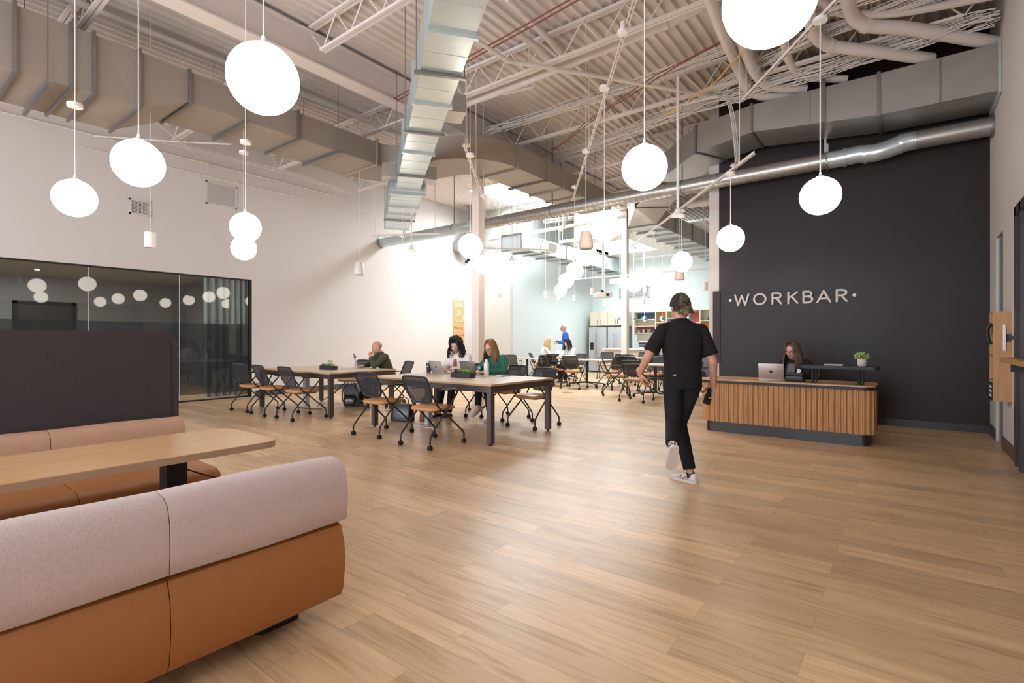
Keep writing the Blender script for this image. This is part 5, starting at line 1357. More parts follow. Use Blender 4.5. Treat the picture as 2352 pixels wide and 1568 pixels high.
# ================================================================ PEOPLE
def bake(mb, voxel, m, name, smooth_it=3, fac=.5):
    """voxel union of the overlapping volumes in mb, smoothed: one continuous surface"""
    bmesh.ops.recalc_face_normals(mb.bm, faces=mb.bm.faces)
    me = bpy.data.meshes.new('tmp'); mb.bm.to_mesh(me); mb.bm.free()
    o = bpy.data.objects.new('tmp', me); col.objects.link(o)
    r = o.modifiers.new('r', 'REMESH'); r.mode = 'VOXEL'; r.voxel_size = voxel; r.adaptivity = 0.0
    s = o.modifiers.new('s', 'SMOOTH'); s.factor = fac; s.iterations = smooth_it
    dg = bpy.context.evaluated_depsgraph_get()
    out = bpy.data.meshes.new_from_object(o.evaluated_get(dg)); bpy.data.objects.remove(o); bpy.data.meshes.remove(me)
    out.name = name; out.materials.clear()
    if m: out.materials.append(m)
    for p in out.polygons: p.use_smooth = True
    return out
def merge(meshes, name, m):
    bm = bmesh.new()
    for me in meshes: bm.from_mesh(me); bpy.data.meshes.remove(me)
    out = bpy.data.meshes.new(name); bm.to_mesh(out); bm.free(); out.materials.append(m)
    for p in out.polygons: p.use_smooth = True
    return out
def chain(mb, pts, rs, n=14):
    pts = [V(p) for p in pts]
    for p, r in zip(pts, rs): mb.ball(p, r, n, 9)
    for (a, ra), (b, rb) in zip(zip(pts, rs), zip(pts[1:], rs[1:])):
        d = b-a; L = d.length
        if L < 1e-5: continue
        mb.cyl(a, b, ra*.995, rb*.995, n=n)
def ering(c, xv, yv, a, b, n=24, p=.85):
    c = V(c); out = []
    for i in range(n):
        t = 2*math.pi*i/n; ca, sa = math.cos(t), math.sin(t)
        out.append(c + xv*(a*math.copysign(abs(ca)**p, ca)) + yv*(b*math.copysign(abs(sa)**p, sa)))
    return out
def torso(mb, J, rows, grow=0.0, lo=-1.0, hi=2.0):
    """rows: (t along spine 0 pelvis..1 neck, half width, half depth, forward shift)"""
    sp = [V(J['pel']), V(J['waist']), V(J['chest']), V(J['neck'])]
    hx = (V(J['hipR'])-V(J['hipL'])).normalized(); sx = (V(J['shR'])-V(J['shL'])).normalized()
    rings = []
    for (t, a, b, f) in rows:
        if t < lo or t > hi: continue
        q = max(0, min(.9999, t))*3; i = int(q); s = q-i
        if t < 0: c = sp[0]+(sp[0]-sp[1]).normalized()*(-t)*(sp[3]-sp[0]).length; tg = (sp[1]-sp[0]).normalized()
        elif t > 1: c = sp[3]+(sp[3]-sp[2]).normalized()*(t-1)*(sp[3]-sp[0]).length; tg = (sp[3]-sp[2]).normalized()
        else:
            c = sp[i].lerp(sp[i+1], s); tg = (sp[min(i+1, 3)]-sp[i]).normalized()
        xv = hx.lerp(sx, max(0, min(1, t))).normalized(); yv = tg.cross(xv).normalized()
        rings.append(ering(c+yv*f, xv, yv, a+grow, b+grow))
    mb.loft(rings)
def hand(wrist, d, nrm, curl=.5, thumb=.5, side=1, sc=1.0, m=None, spread=0.0, curls=None):
    """d: direction of the fingers, nrm: out of the back of the hand, side=+1 thumb towards d x nrm"""
    d = V(d).normalized(); nrm = V(nrm); nrm = (nrm-d*nrm.dot(d)).normalized(); s = d.cross(nrm)*side; w = V(wrist)
    mb = MB()
    rot = Matrix((s, d, nrm)).transposed().to_4x4()
    mb.ball(w+d*.048*sc, (.040*sc, .052*sc, .016*sc), 16, 10, rot); mb.ball(w+d*.07*sc, (.041*sc, .028*sc, .013*sc), 16, 10, rot)
    mb.ball(w+d*.035*sc+s*.018*sc, (.024*sc, .032*sc, .017*sc), 14, 8, rot)
    chain(mb, [w-d*.03, w+d*.02*sc], [.027*sc, .024*sc])
    L = [.070, .078, .072, .056]
    for k in range(4):
        off = (.031-.0205*k)*sc; cu = curls[k] if curls else curl
        b = w+d*(.088-.004*abs(k-1))*sc+s*off; a = 0.0; pts = [b-d*.02*sc, b]; p = b.copy()
        dd = (d + s*(.12-.08*k)*(1+spread*3)).normalized()
        for j, f in enumerate((.45, .31, .26)):
            a += cu*(1.0 if j == 0 else 1.25); v = dd*math.cos(a)-nrm*math.sin(a); p = p+v*L[k]*f*sc; pts.append(p.copy())
        chain(mb, pts, [.0095*sc, .0095*sc, .0088*sc, .0080*sc, .0070*sc], 10)
    b = w+d*.022*sc+s*.030*sc-nrm*.006; td = (s*.75+d*.65-nrm*.25*(1+thumb)).normalized()
    p1 = b+td*.034*sc; td2 = (s*(.35-.5*thumb)+d*.85-nrm*(.3+.5*thumb)).normalized(); p2 = p1+td2*.032*sc; p3 = p2+(td2-nrm*.15*thumb-s*.1).normalized()*.024*sc
    chain(mb, [b, p1, p2, p3], [.016*sc, .0125*sc, .0105*sc, .0085*sc], 10)
    return bake(mb, .0042, None, 'hand', 2, .4)

def head_matrix(J):
    y, p, r = J.get('yaw', 0), J.get('pitch', 0), J.get('roll', 0)
    return Matrix.Translation(V(J['head'])) @ Matrix.Rotation(R(y), 4, 'Z') @ Matrix.Rotation(R(p), 4, 'X') @ Matrix.Rotation(R(r), 4, 'Y')
def head_volume(mb, Hm, fem=False, sc=1.0):
    def e(c, r, rot=None):
        mm = Hm @ Matrix.Translation(V(c)*sc)
        mb.ball((0, 0, 0), 1e-4, 4, 3) if False else bmesh.ops.create_uvsphere(mb.bm, u_segments=20, v_segments=14, radius=1, matrix=mm @ (rot or Matrix()) @ Matrix.Diagonal((r[0]*sc, r[1]*sc, r[2]*sc, 1)))
    def ch(pts, rs): chain(mb, [Hm @ (V(p)*sc) for p in pts], [r*sc for r in rs], 10)
    jw = .050 if fem else .056
    e((0, -.014, .034), (.074, .094, .082)); e((0, .018, -.012), (.066, .072, .072)); e((0, .028, -.055), (jw, .058, .052))
    e((0, .058, -.094), (.024 if fem else .030, .024, .020)); e((0, .050, -.078), (.038, .032, .028))
    for s in (-1, 1):
        e((s*.034, .058, -.024), (.026, .022, .024)); e((s*.048, .0, -.068), (.012, .035, .022))
        e((s*.075, -.008, -.012), (.009, .019, .031), Matrix.Rotation(s*R(18), 4, 'Z')); e((s*.031, .077, .018), (.022, .012, .009))
    ch([(0, .082, .004), (0, .099, -.020), (0, .108, -.036)], [.009, .010, .0125])
    e((.010, .095, -.040), (.009, .010, .007)); e((-.010, .095, -.040), (.009, .010, .007)); e((0, .086, -.061), (.022, .012, .016))
def face_parts(t, Hm, J, lips, brow, sc=1.0, glasses=None):
    def P(c): return Hm @ (V(c)*sc)
    rot = Hm.to_3x3().to_4x4()
    mb = MB(); mw = MB(); ml = MB()
    for s in (-1, 1):
        mw.ball(P((s*.031, .079, .000)), (.0130*sc, .008*sc, .0065*sc), 12, 8, rot)
        ml.ball(P((s*.031, .0865, -.002)), (.0050*sc, .0018*sc, .0042*sc), 10, 6, rot)
        mb.tube([P((s*.014, .089, .020)), P((s*.030, .090, .026)), P((s*.047, .079, .022))], [.0026, .0036, .0018], n=6)
        ml.tube([P((s*.018, .0862, .003)), P((s*.031, .0885, .0062)), P((s*.045, .0815, .002))], [.0012, .0020, .0012], n=5)
    obj('eyes', mw, mat('eye_white', (.75, .72, .70), .3), t, True); obj('eyelashes', ml, mat('iris_dark', (.03, .02, .015), .3), t, True); obj('eyebrows', mb, brow, t, True)
    m3 = MB(); m3.ball(P((0, .0965, -.0575)), (.020*sc, .0055*sc, .0045*sc), 12, 6, rot).ball(P((0, .0955, -.065)), (.018*sc, .006*sc, .0055*sc), 12, 6, rot)
    obj('lips', m3, lips, t, True)
    if glasses:
        g = MB()
        for s in (-1, 1):
            pts = [P((s*.033+.024*math.cos(R(a))*(1+.12*abs(math.cos(R(a)))), .098-.10*abs(s*.033+.024*math.cos(R(a)))**1.0*.12, -.002+.018*math.sin(R(a)))) for a in range(0, 361, 24)]
            g.tube(pts, .0024, n=6, cap=False); g.tube([P((s*.058, .094, .004)), P((s*.078, .06, .006)), P((s*.082, -.01, .0))], .002, n=5)
        g.tube([P((-.010, .100, .003)), P((0, .103, .006)), P((.010, .100, .003))], .002, n=5)
        gl = obj('glasses', g, glasses, t, True)
def hair_long(t, Hm, m, length=.30, sc=1.0, seed=1, part=.0, vol=1.0, curl=0.0, n=120, front=28, back=None):
    q = random.Random(seed); mb = MB()
    mm = Hm @ Matrix.Translation(V((0, -.026, .040))*sc)
    bmesh.ops.create_uvsphere(mb.bm, u_segments=24, v_segments=16, radius=1, matrix=mm @ Matrix.Diagonal((.083*sc*min(vol, 1.04), .094*sc*min(vol, 1.04), .088*sc*min(vol, 1.04), 1)))
    Hr = Hm.to_3x3()
    neck = V((0, 0, 0))
    for i in range(n):
        ph = R(q.uniform(front, 360-front)); sx, cy = math.sin(ph), math.cos(ph); j = q.uniform(.96, 1.07)*vol
        L = length*q.uniform(.82, 1.06)
        side = 1 if sx > 0 else -1
        pts = [Hm @ (V((part+.012*side, .03+cy*.02, .130*vol))*sc), Hm @ (V((sx*.055*j+part*.3, cy*.062-.012, .120*vol))*sc), Hm @ (V((sx*.082*j, cy*.092*j-.014, .055))*sc), Hm @ (V((sx*.089*j, cy*.094*j-.014, -.005))*sc)]
        base = pts[-1]; down = V((0, 0, -1)); out = (Hr @ V((sx, cy*.6-.15, 0))); out.z = 0
        k = 7 if curl == 0 else 16
        for a in range(1, k+1):
            f = a/k; p = base+down*L*f+out*(.035*math.sin(f*2.2)*vol)
            if curl:
                w = f*9+i; p += V((math.cos(w), math.sin(w), 0))*curl
            pts.append(p)
        r0 = .0085 if curl == 0 else .0048
        if curl:
            pts = [pts[0], pts[1]+V((q.uniform(-1, 1), q.uniform(-1, 1), q.uniform(0, 1)))*curl, pts[2]+V((q.uniform(-1, 1), q.uniform(-1, 1), q.uniform(-1, 1)))*curl*1.4]+pts[3:]
        mb.tube(pts, [r0*.6, r0, r0*1.15]+[r0*(1.1-.5*a/k) for a in range(len(pts)-3)], n=5)
    if curl:
        for i in range(230):
            a = q.uniform(0, 6.28); el = q.uniform(-.15, 1.5); c = V((math.cos(a)*math.cos(el)*.095*vol, math.sin(a)*math.cos(el)*.105*vol-.024, .035+math.sin(el)*.095*vol))
            if c.y > .045 and c.z < .085: continue
            c = Hm @ (c*sc); ax = V((q.uniform(-1, 1), q.uniform(-1, 1), q.uniform(-1, 1))).normalized(); b1 = ax.orthogonal().normalized(); b2 = ax.cross(b1)
            mb.tube([c+(b1*math.cos(w)+b2*math.sin(w))*.013+ax*.006*(w-3) for w in [k*.75 for k in range(9)]], .0042, n=4)
    return obj('hair', mb, m, t, True)
def hair_mat(name, c1, c2):
    return wood(name, c1, c2, .6, (30, 30, 2.0))

def shoe(t, ankle, d, up, m, sole, L=.27, name='shoe', sc=1.0):
    """ankle joint, direction of the toes, up vector of the foot"""
    d = V(d).normalized(); up = V(up); up = (up-d*up.dot(d)).normalized(); s = d.cross(up); a = V(ankle)
    base = a-up*.072*sc
    def P(f, u_, w_=0): return base+d*f*L+up*u_+s*w_
    rings = []
    for f, hw, h in ((-.24, .020, .050), (-.21, .032, .066), (-.05, .036, .078), (.12, .038, .070), (.3, .043, .050), (.5, .047, .040), (.64, .043, .032), (.73, .026, .022), (.755, .010, .012)):
        rings.append([P(f, .012+h*(1+math.sin(2*math.pi*k/14))/2, hw*sc*math.cos(2*math.pi*k/14)) for k in range(14)])
    x = obj(name, MB().loft(rings), m, t, True)
    rings = []
    for f, hw in ((-.255, .018), (-.22, .035), (-.05, .039), (.12, .039), (.3, .045), (.5, .050), (.64, .046), (.74, .030), (.775, .012)):
        rings.append([P(f, 0, -hw), P(f, 0, hw), P(f, .022, hw), P(f, .022, -hw)])
    obj('sole', MB().loft(rings), sole, x)
    return x

def person(name, label, loc, rz, J, cfg, scale=1.0):
    t = thing(name, label, 'person', loc, R(rz)); t.scale = (scale,)*3
    fem = cfg.get('fem', False); vx = cfg.get('voxel', .009); Wd = cfg.get('width', 1.0)
    Hm = head_matrix(J); hsc = cfg.get('head', 1.0)
    # skin body
    mb = MB(); head_volume(mb, Hm, fem, hsc)
    hb = Hm @ V((0, -.022, -.05)); chain(mb, [hb, V(J['neck'])+V((0, 0, .01)), V(J['neck'])-V((0, 0, .05))], [.050 if not fem else .043, .054 if not fem else .046, .06])
    rows = [(-.10, .12*Wd, .09, 0), (.0, .15*Wd, .10, 0), (.35, .125*Wd, .085, 0), (.66, .15*Wd, .10, 0), (.86, .15*Wd, .085, 0), (.97, .08, .06, 0)]
    torso(mb, J, rows, -.004)
    for s in 'LR':
        chain(mb, [J['sh'+s], J['el'+s], J['wr'+s]], [.046, .036 if fem else .040, .026 if fem else .029])
        chain(mb, [V(J['sh'+s]), V(J['neck'])-V((0, 0, .06))], [.045, .05])
        chain(mb, [J['hip'+s], J['kn'+s], J['an'+s]], [.07, .048, .034])
    body = bake(mb, vx, None, 'body', 3)
    hs = [body]
    for s in 'LR':
        h = cfg.get('hand'+s)
        if h: hs.append(hand(J['wr'+s], *h[0], **h[1]))
    link('body', merge(hs, 'body', cfg['skin']), t)
    face_parts(t, Hm, J, cfg.get('lips', mat('lips_rose', (.40, .13, .11), .5)), cfg['brow'], hsc, cfg.get('glasses'))
    # top
    mb = MB(); g = cfg.get('topgrow', .014)
    rows = cfg.get('toprows') or [(-.14, .165*Wd, .125, 0), (-.02, .165*Wd, .125, 0), (.3, .145*Wd, .11, 0), (.62, .165*Wd, .12, .0), (.8, .170*Wd, .108, 0), (.92, .125*Wd, .085, 0), (1.0, .072, .064, 0), (1.03, .062, .058, 0)]
    torso(mb, J, rows, g-.012)
    if fem and cfg.get('bust', True):
        ch = V(J['chest']); sx = (V(J['shR'])-V(J['shL'])).normalized(); up = (V(J['neck'])-ch).normalized(); f = up.cross(sx)
        for s in (-1, 1): mb.ball(ch+sx*s*.065+f*.085-up*.0, .062, 16, 10)
    sl = cfg.get('sleeve', 1.0); r = cfg.get('sleeve_r', (.060, .050, .042))
    for s in 'LR':
        sh, el, wr = V(J['sh'+s]), V(J['el'+s]), V(J['wr'+s])
        if sl <= .5:
            e = sh.lerp(el, sl*2); mb.ball(sh, r[0], 16, 10); mb.cyl(sh, e, r[0], r[1], n=20); chain(mb, [sh, V(J['neck'])-V((0, 0, .055))], [r[0], .055])
        else:
            e = el.lerp(wr, (sl-.5)*2-.02); chain(mb, [sh, el], [r[0], r[1]]); mb.cyl(el, e, r[1], r[2], n=20); chain(mb, [sh, V(J['neck'])-V((0, 0, .055))], [r[0], .055])
    top = link('top' if 'topname' not in cfg else cfg['topname'], bake(mb, vx, cfg['top'], 'top', 3), t)
    # trousers
    mb = MB(); torso(mb, J, [(-.12, .10*Wd, .08, 0), (-.08, .155*Wd, .115, 0), (.0, .162*Wd, .120, 0), (.16, .15*Wd, .112, 0)], -.002)
    lr = cfg.get('leg_r', (.088, .066, .050))
    for s in 'LR':
        h, k, a = V(J['hip'+s]), V(J['kn'+s]), V(J['an'+s]); chain(mb, [h, k], [lr[0], lr[1]]); mb.cyl(k, k.lerp(a, cfg.get('leglen', .93)), lr[1], lr[2], n=18)
    link('trousers', bake(mb, vx*1.1, cfg['pants'], 'trousers', 3), t)
    for s in 'LR':
        fd = J.get('ft'+s, (0, 1, 0)); shoe(t, J['an'+s], fd, J.get('fu'+s, (0, 0, 1)), cfg['shoe'], cfg['sole'], cfg.get('shoeL', .27))
    return t, Hm
def seated(**k):
    J = dict(pel=(0, 0, .56), waist=(0, .03, .70), chest=(0, .07, .88), neck=(0, .12, 1.045), head=(0, .19, 1.18), shL=(-.165, .09, .985), shR=(.165, .09, .985),
             elL=(-.22, .22, .79), elR=(.22, .22, .79), wrL=(-.09, .42, .79), wrR=(.09, .42, .79), hipL=(-.09, .02, .54), hipR=(.09, .02, .54), knL=(-.11, .43, .50), knR=(.11, .43, .50),
             anL=(-.12, .38, .074), anR=(.12, .38, .074))
    J.update(k); return J
M_SKIN = mat('skin_warm', (.56, .29, .205), .5, noise=(9, .08)); M_SKIN2 = mat('skin_fair', (.66, .38, .29), .5, noise=(9, .07)); M_SKIN3 = mat('skin_rosy', (.62, .31, .23), .5, noise=(9, .07))
M_BROWD = mat('dark_brow', (.03, .018, .012), .7); M_BROWL = mat('light_brow', (.22, .13, .07), .7); M_GLS = mat('black_acetate', (.015, .012, .012), .2)
M_JEAN = mat('dark_trousers', (.011, .011, .015), .85, spec=.3, bump=(9, .7)); M_BLKSHOE = mat('black_leather_shoe', (.02, .018, .017), .4); M_SOLEW = mat('white_rubber', (.7, .66, .62), .5)

# ---- walking man
def checker_mat():
    m = bpy.data.materials.new('checked_canvas'); m.use_nodes = True; nt = m.node_tree; b = nt.nodes['Principled BSDF']
    tc = nt.nodes.new('ShaderNodeTexCoord'); ck = nt.nodes.new('ShaderNodeTexChecker'); ck.inputs['Scale'].default_value = 55
    ck.inputs['Color1'].default_value = (.75, .70, .66, 1); ck.inputs['Color2'].default_value = (.03, .03, .03, 1)
    mp = nt.nodes.new('ShaderNodeMapping'); mp.inputs['Rotation'].default_value = (.3, .2, .6)
    nt.links.new(tc.outputs['Object'], mp.inputs['Vector']); nt.links.new(mp.outputs['Vector'], ck.inputs['Vector'])
    n = nt.nodes.new('ShaderNodeTexNoise'); n.inputs['Scale'].default_value = 9
    cr = nt.nodes.new('ShaderNodeValToRGB'); cr.color_ramp.elements[0].position = .5; cr.color_ramp.elements[1].position = .52
    nt.links.new(tc.outputs['Object'], n.inputs['Vector']); nt.links.new(n.outputs['Fac'], cr.inputs['Fac'])
    mx = nt.nodes.new('ShaderNodeMix'); mx.data_type = 'RGBA'; mx.inputs['B'].default_value = (.75, .70, .66, 1)
    nt.links.new(cr.outputs['Color'], mx.inputs['Factor']); nt.links.new(ck.outputs['Color'], mx.inputs['A']); nt.links.new(mx.outputs['Result'], b.inputs['Base Color'])
    b.inputs['Roughness'].default_value = .8; return m
def camo_mat():
    m = bpy.data.materials.new('camouflage_cotton'); m.use_nodes = True; nt = m.node_tree; b = nt.nodes['Principled BSDF']
    tc = nt.nodes.new('ShaderNodeTexCoord'); n = nt.nodes.new('ShaderNodeTexNoise'); n.inputs['Scale'].default_value = 13; n.inputs['Detail'].default_value = 1.5; n.inputs['Distortion'].default_value = 1.2
    cr = nt.nodes.new('ShaderNodeValToRGB'); cr.color_ramp.interpolation = 'CONSTANT'; e = cr.color_ramp.elements
    e[0].position = 0; e[0].color = (.015, .015, .012, 1); e[1].position = .44; e[1].color = (.075, .05, .025, 1)
    x = e.new(.52); x.color = (.055, .065, .035, 1); x = e.new(.60); x.color = (.22, .17, .09, 1)
    nt.links.new(tc.outputs['Object'], n.inputs['Vector']); nt.links.new(n.outputs['Fac'], cr.inputs['Fac']); nt.links.new(cr.outputs['Color'], b.inputs['Base Color'])
    b.inputs['Roughness'].default_value = .9; return m
WJ = dict(pel=(0, -.02, .93), waist=(.005, -.005, 1.08), chest=(.01, 0, 1.27), neck=(.0, .02, 1.475), head=(.0, .055, 1.605), yaw=8, pitch=4, roll=-3,
          shL=(-.168, .0, 1.385), shR=(.178, .0, 1.378), elL=(-.315, -.02, 1.135), elR=(.265, -.05, 1.10), wrL=(-.345, .14, .985), wrR=(.315, .06, .87),
          hipL=(-.085, -.02, .89), hipR=(.085, -.02, .89), knL=(-.09, -.04, .55), knR=(.01, .10, .52), anL=(-.195, -.35, .40), anR=(.083, .0, .074),
          ftL=(.05, .55, -.8), fuL=(.05, .8, .55), ftR=(-.62, .78, 0))
cfg = dict(skin=M_SKIN, brow=M_BROWD, top=mat('black_cotton_tshirt', (.012, .0105, .012), .9, spec=.25, bump=(8, .9)), topname='tshirt', pants=M_JEAN, shoe=checker_mat(), sole=M_SOLEW, voxel=.007, sleeve=.40, sleeve_r=(.064, .072, .06),
           leg_r=(.092, .068, .056), leglen=.9,
           toprows=[(-.155, .165, .125, 0), (-.05, .170, .13, 0), (.28, .160, .118, 0), (.6, .182, .128, 0), (.80, .185, .112, 0), (.91, .140, .09, 0), (.965, .10, .075, 0), (1.0, .078, .066, 0), (1.02, .062, .056, 0)],
           handL=(((.30, .25, -.9), (-.9, .0, -.3)), dict(curl=.5, thumb=.3, side=-1, curls=[.25, .5, .6, .7])), handR=(((-.15, .25, -.95), (1, .25, 0)), dict(curl=.55, thumb=.7, side=-1)))
wk, Hm = person('walking_person', 'man in black T-shirt and camouflage cap walking away, phone in his right hand', (-1.61, 4.63, 0), YAW, WJ, cfg)
M_BLKCAP = mat('black_cap_cotton', (.015, .014, .015), .85, bump=(60, .2)); M_CAMO = camo_mat()
def cap_shell(a0, a1, r, z0=-.002, n=20, m=10):
    mb = MB(); rows = []
    for j in range(m+1):
        el = R(90*j/m); row = []
        for i in range(n+1):
            a = R(a0+(a1-a0)*i/n)
            row.append(mb.bm.verts.new(Hm @ V((math.sin(a)*math.cos(el)*(.084+r), math.cos(a)*math.cos(el)*(.104+r)-.012, z0+math.sin(el)*(.118+r)))))
        rows.append(row)
    for a, b in zip(rows, rows[1:]):
        for i in range(n):
            try: mb.bm.faces.new((a[i], a[i+1], b[i+1], b[i]))
            except Exception: pass
    return mb
c = cap_shell(0, 360, .006, -.0, 40); cap = obj('cap', c, M_BLKCAP, wk, True)
obj('camouflage_panel', cap_shell(62, 215, .009, -.0, 24), M_CAMO, cap, True)
rows = []
for k in range(5):
    f = k/4; rr = .075*f; rows.append([Hm @ V((math.sin(R(a))*(.092+rr*.15), math.cos(R(a))*(.114+rr*.8)-.012, .004-.062*f**1.2-.02*(abs(a-180)/65)**2*f)) for a in range(132, 229, 8)] + [Hm @ V((math.sin(R(a))*(.090+rr*.15), math.cos(R(a))*(.112+rr*.8)-.012, -.001-.062*f**1.2-.02*(abs(a-180)/65)**2*f)) for a in range(228, 131, -8)])
obj('bill', MB().loft(rows), M_CAMO, cap, True)
obj('hair', MB().loft([[Hm @ V((math.sin(R(a))*.078, math.cos(R(a))*.096-.014, z)) for a in range(90, 271, 12)]+[Hm @ V((math.sin(R(a))*.06, math.cos(R(a))*.07-.01, z)) for a in range(270, 89, -12)] for z in (-.045, -.02, .005)]), M_BROWD, wk, True)
obj('cloth_label', MB().box((-.105, -.134, .985), (.022, .006, .011)), M_CHINA, wk)
for s, x_ in (('R', .083),): obj('sock', MB().cyl(V(WJ['anR'])-V((0, 0, .03)), V(WJ['anR'])+V((.0, .01, .02)), .042, .038, n=16), M_BLACK, wk, True)
ph = thing('smartphone', 'black smartphone held in the hand of the walking man', 'phone', (0, 0, 0))
pm = Matrix.Translation(wk.location) @ Matrix.Rotation(R(YAW), 4, 'Z')
pc = pm @ V((.272, .065, .775)); ph.location = pc; ph.rotation_euler = (R(6), R(18), R(YAW+12))
obj('case', MB().b6(-.037, .037, -.005, .005, -.078, .078, .004), M_BLACK, ph, True, 40); obj('screen', MB().b6(-.034, .034, .0051, .0058, -.074, .074), mat('dark_screen_glass', (0, 0, 0)), ph)

# ---- man in olive
OJ = seated(neck=(0, .20, 1.02), chest=(0, .14, .87), waist=(0, .06, .70), head=(.0, .27, 1.145), yaw=-8, pitch=-16, shL=(-.17, .17, .965), shR=(.16, .20, .965),
            elL=(-.17, .40, .795), wrL=(-.03, .41, .955), elR=(.23, .34, .80), wrR=(.10, .50, .79), knL=(-.13, .42, .50), knR=(.16, .42, .50), anL=(-.08, .52, .074), anR=(.30, .46, .10), ftL=(.9, .5, 0), ftR=(.6, .6, .3))
cfg = dict(skin=M_SKIN3, brow=M_BROWL, top=mat('olive_fleece', (.065, .07, .038), .9, bump=(9, .8)), topname='jacket', pants=M_JEAN, shoe=M_BLKSHOE, sole=mat('grey_rubber', (.12, .09, .08), .6), sleeve_r=(.066, .056, .042), Wd=1.05,
           handL=(((.25, .2, .95), (-.3, .9, -.2)), dict(curl=1.25, thumb=.8, side=1)), handR=(((-.35, .9, -.05), (0, .1, 1)), dict(curl=.45, thumb=.3, side=-1)))
om, Hm = person('seated_person', 'bald man in an olive jacket resting his chin on his fist at the farther table', (-8.03, 6.52, 0), 166, OJ, cfg)
obj('collar', MB().tube([V(OJ['neck'])+V((.066*math.cos(R(a)), .058*math.sin(R(a))-.0, .025+.012*math.cos(R(a+90)))) for a in range(-60, 245, 15)], .014, n=8), cfg['top'], om, True)
obj('undershirt', MB().ball(V(OJ['neck'])+V((0, .035, -.02)), (.045, .035, .03)), mat('charcoal_shirt', (.035, .035, .04), .8), om, True)
mb = MB(); bmesh.ops.create_uvsphere(mb.bm, u_segments=20, v_segments=12, radius=1, matrix=Hm @ Matrix.Translation((0, -.03, .020)) @ Matrix.Diagonal((.0765, .084, .062, 1)))
obj('stubble_hair', mb, mat('shaved_stubble', (.42, .25, .19), .8), om, True)

# ---- woman with black curls
J2 = seated(neck=(0, .13, 1.05), head=(-.005, .205, 1.195), yaw=12, pitch=-24, elL=(-.25, .20, .80), elR=(.25, .20, .80), wrL=(-.08, .42, .80), wrR=(.08, .43, .80), anL=(-.05, .44, .074), anR=(.10, .52, .074), ftR=(.3, 1, 0))
def lace_mat():
    m = mat('white_lace_blouse', (.82, .74, .70), .85, bump=(70, .6), noise=(55, .18)); return m
cfg = dict(fem=True, skin=M_SKIN2, brow=M_BROWD, top=lace_mat(), topname='blouse', pants=M_JEAN, shoe=M_BLKSHOE, sole=M_SOLEW, sleeve_r=(.078, .070, .052), width=1.12, topgrow=.02,
           handL=(((.2, .9, -.1), (0, .1, 1)), dict(curl=.4, thumb=.3, side=1)), handR=(((-.2, .9, -.1), (0, .1, 1)), dict(curl=.4, thumb=.3, side=-1)))
cw, Hm = person('seated_person', 'woman with black curly hair in a white lace shirt at her silver laptop', (-6.05, 6.50, 0), 184, J2, cfg)
hair_long(cw, Hm, mat('black_curls', (.010, .008, .008), .5), .19, 1.0, 4, .01, 1.16, .017, 130, 48)
ch = V(J2['chest']); obj('inner_top', MB().loft([[ch+V((-w_, y_, z_)), ch+V((w_, y_, z_)), ch+V((w_*.8, y_-.03, z_)), ch+V((-w_*.8, y_-.03, z_))] for w_, y_, z_ in ((.035, .162, -.16), (.030, .178, -.02), (.024, .155, .07), (.014, .10, .125))]), mat('rust_top', (.42, .10, .06), .7), cw, True)
obj('buttons', MB().ball(ch+V((-.045, .17, .03)), .005).ball(ch+V((-.047, .172, -.04)), .005).ball(ch+V((-.047, .165, -.10)), .005), M_BLACK, cw)

# ---- woman in green
J3 = seated(neck=(0, .14, 1.03), head=(.01, .215, 1.165), yaw=8, pitch=-22, elL=(-.27, .20, .80), elR=(.22, .24, .80), wrL=(-.10, .46, .79), wrR=(.04, .47, .79), knL=(-.10, .40, .52), knR=(.06, .42, .56), anL=(-.14, .36, .074), anR=(.0, .50, .24), ftR=(.1, .9, -.5))
M_GREEN = mat('emerald_blouse', (.008, .12, .085), .5, bump=(10, .9))
cfg = dict(fem=True, skin=M_SKIN2, brow=M_BROWL, glasses=M_GLS, top=M_GREEN, topname='blouse', pants=M_JEAN, shoe=mat('white_floral_shoe', (.62, .52, .5), .6, noise=(40, .5)), sole=M_SOLEW, sleeve=.92, sleeve_r=(.080, .074, .05), width=1.15, topgrow=.02,
           handL=(((.5, .8, -.1), (0, .1, 1)), dict(curl=.5, thumb=.4, side=1)), handR=(((-.3, .9, -.1), (0, .1, 1)), dict(curl=.7, thumb=.6, side=-1)))
gw, Hm = person('seated_person', 'woman with long auburn hair, black glasses and a green blouse, writing at the nearer table', (-5.25, 6.52, 0), 175, J3, cfg)
hair_long(gw, Hm, hair_mat('auburn_hair', (.16, .065, .022), (.36, .17, .06)), .22, 1.0, 9, -.012, 1.06, 0, 150, 42)
obj('wristwatch', MB().cyl(V(J3['wrL'])+V((-.015, -.03, 0)), V(J3['wrL'])+V((-.002, -.008, 0)), .033, n=18), M_ALU, gw, True, 40)

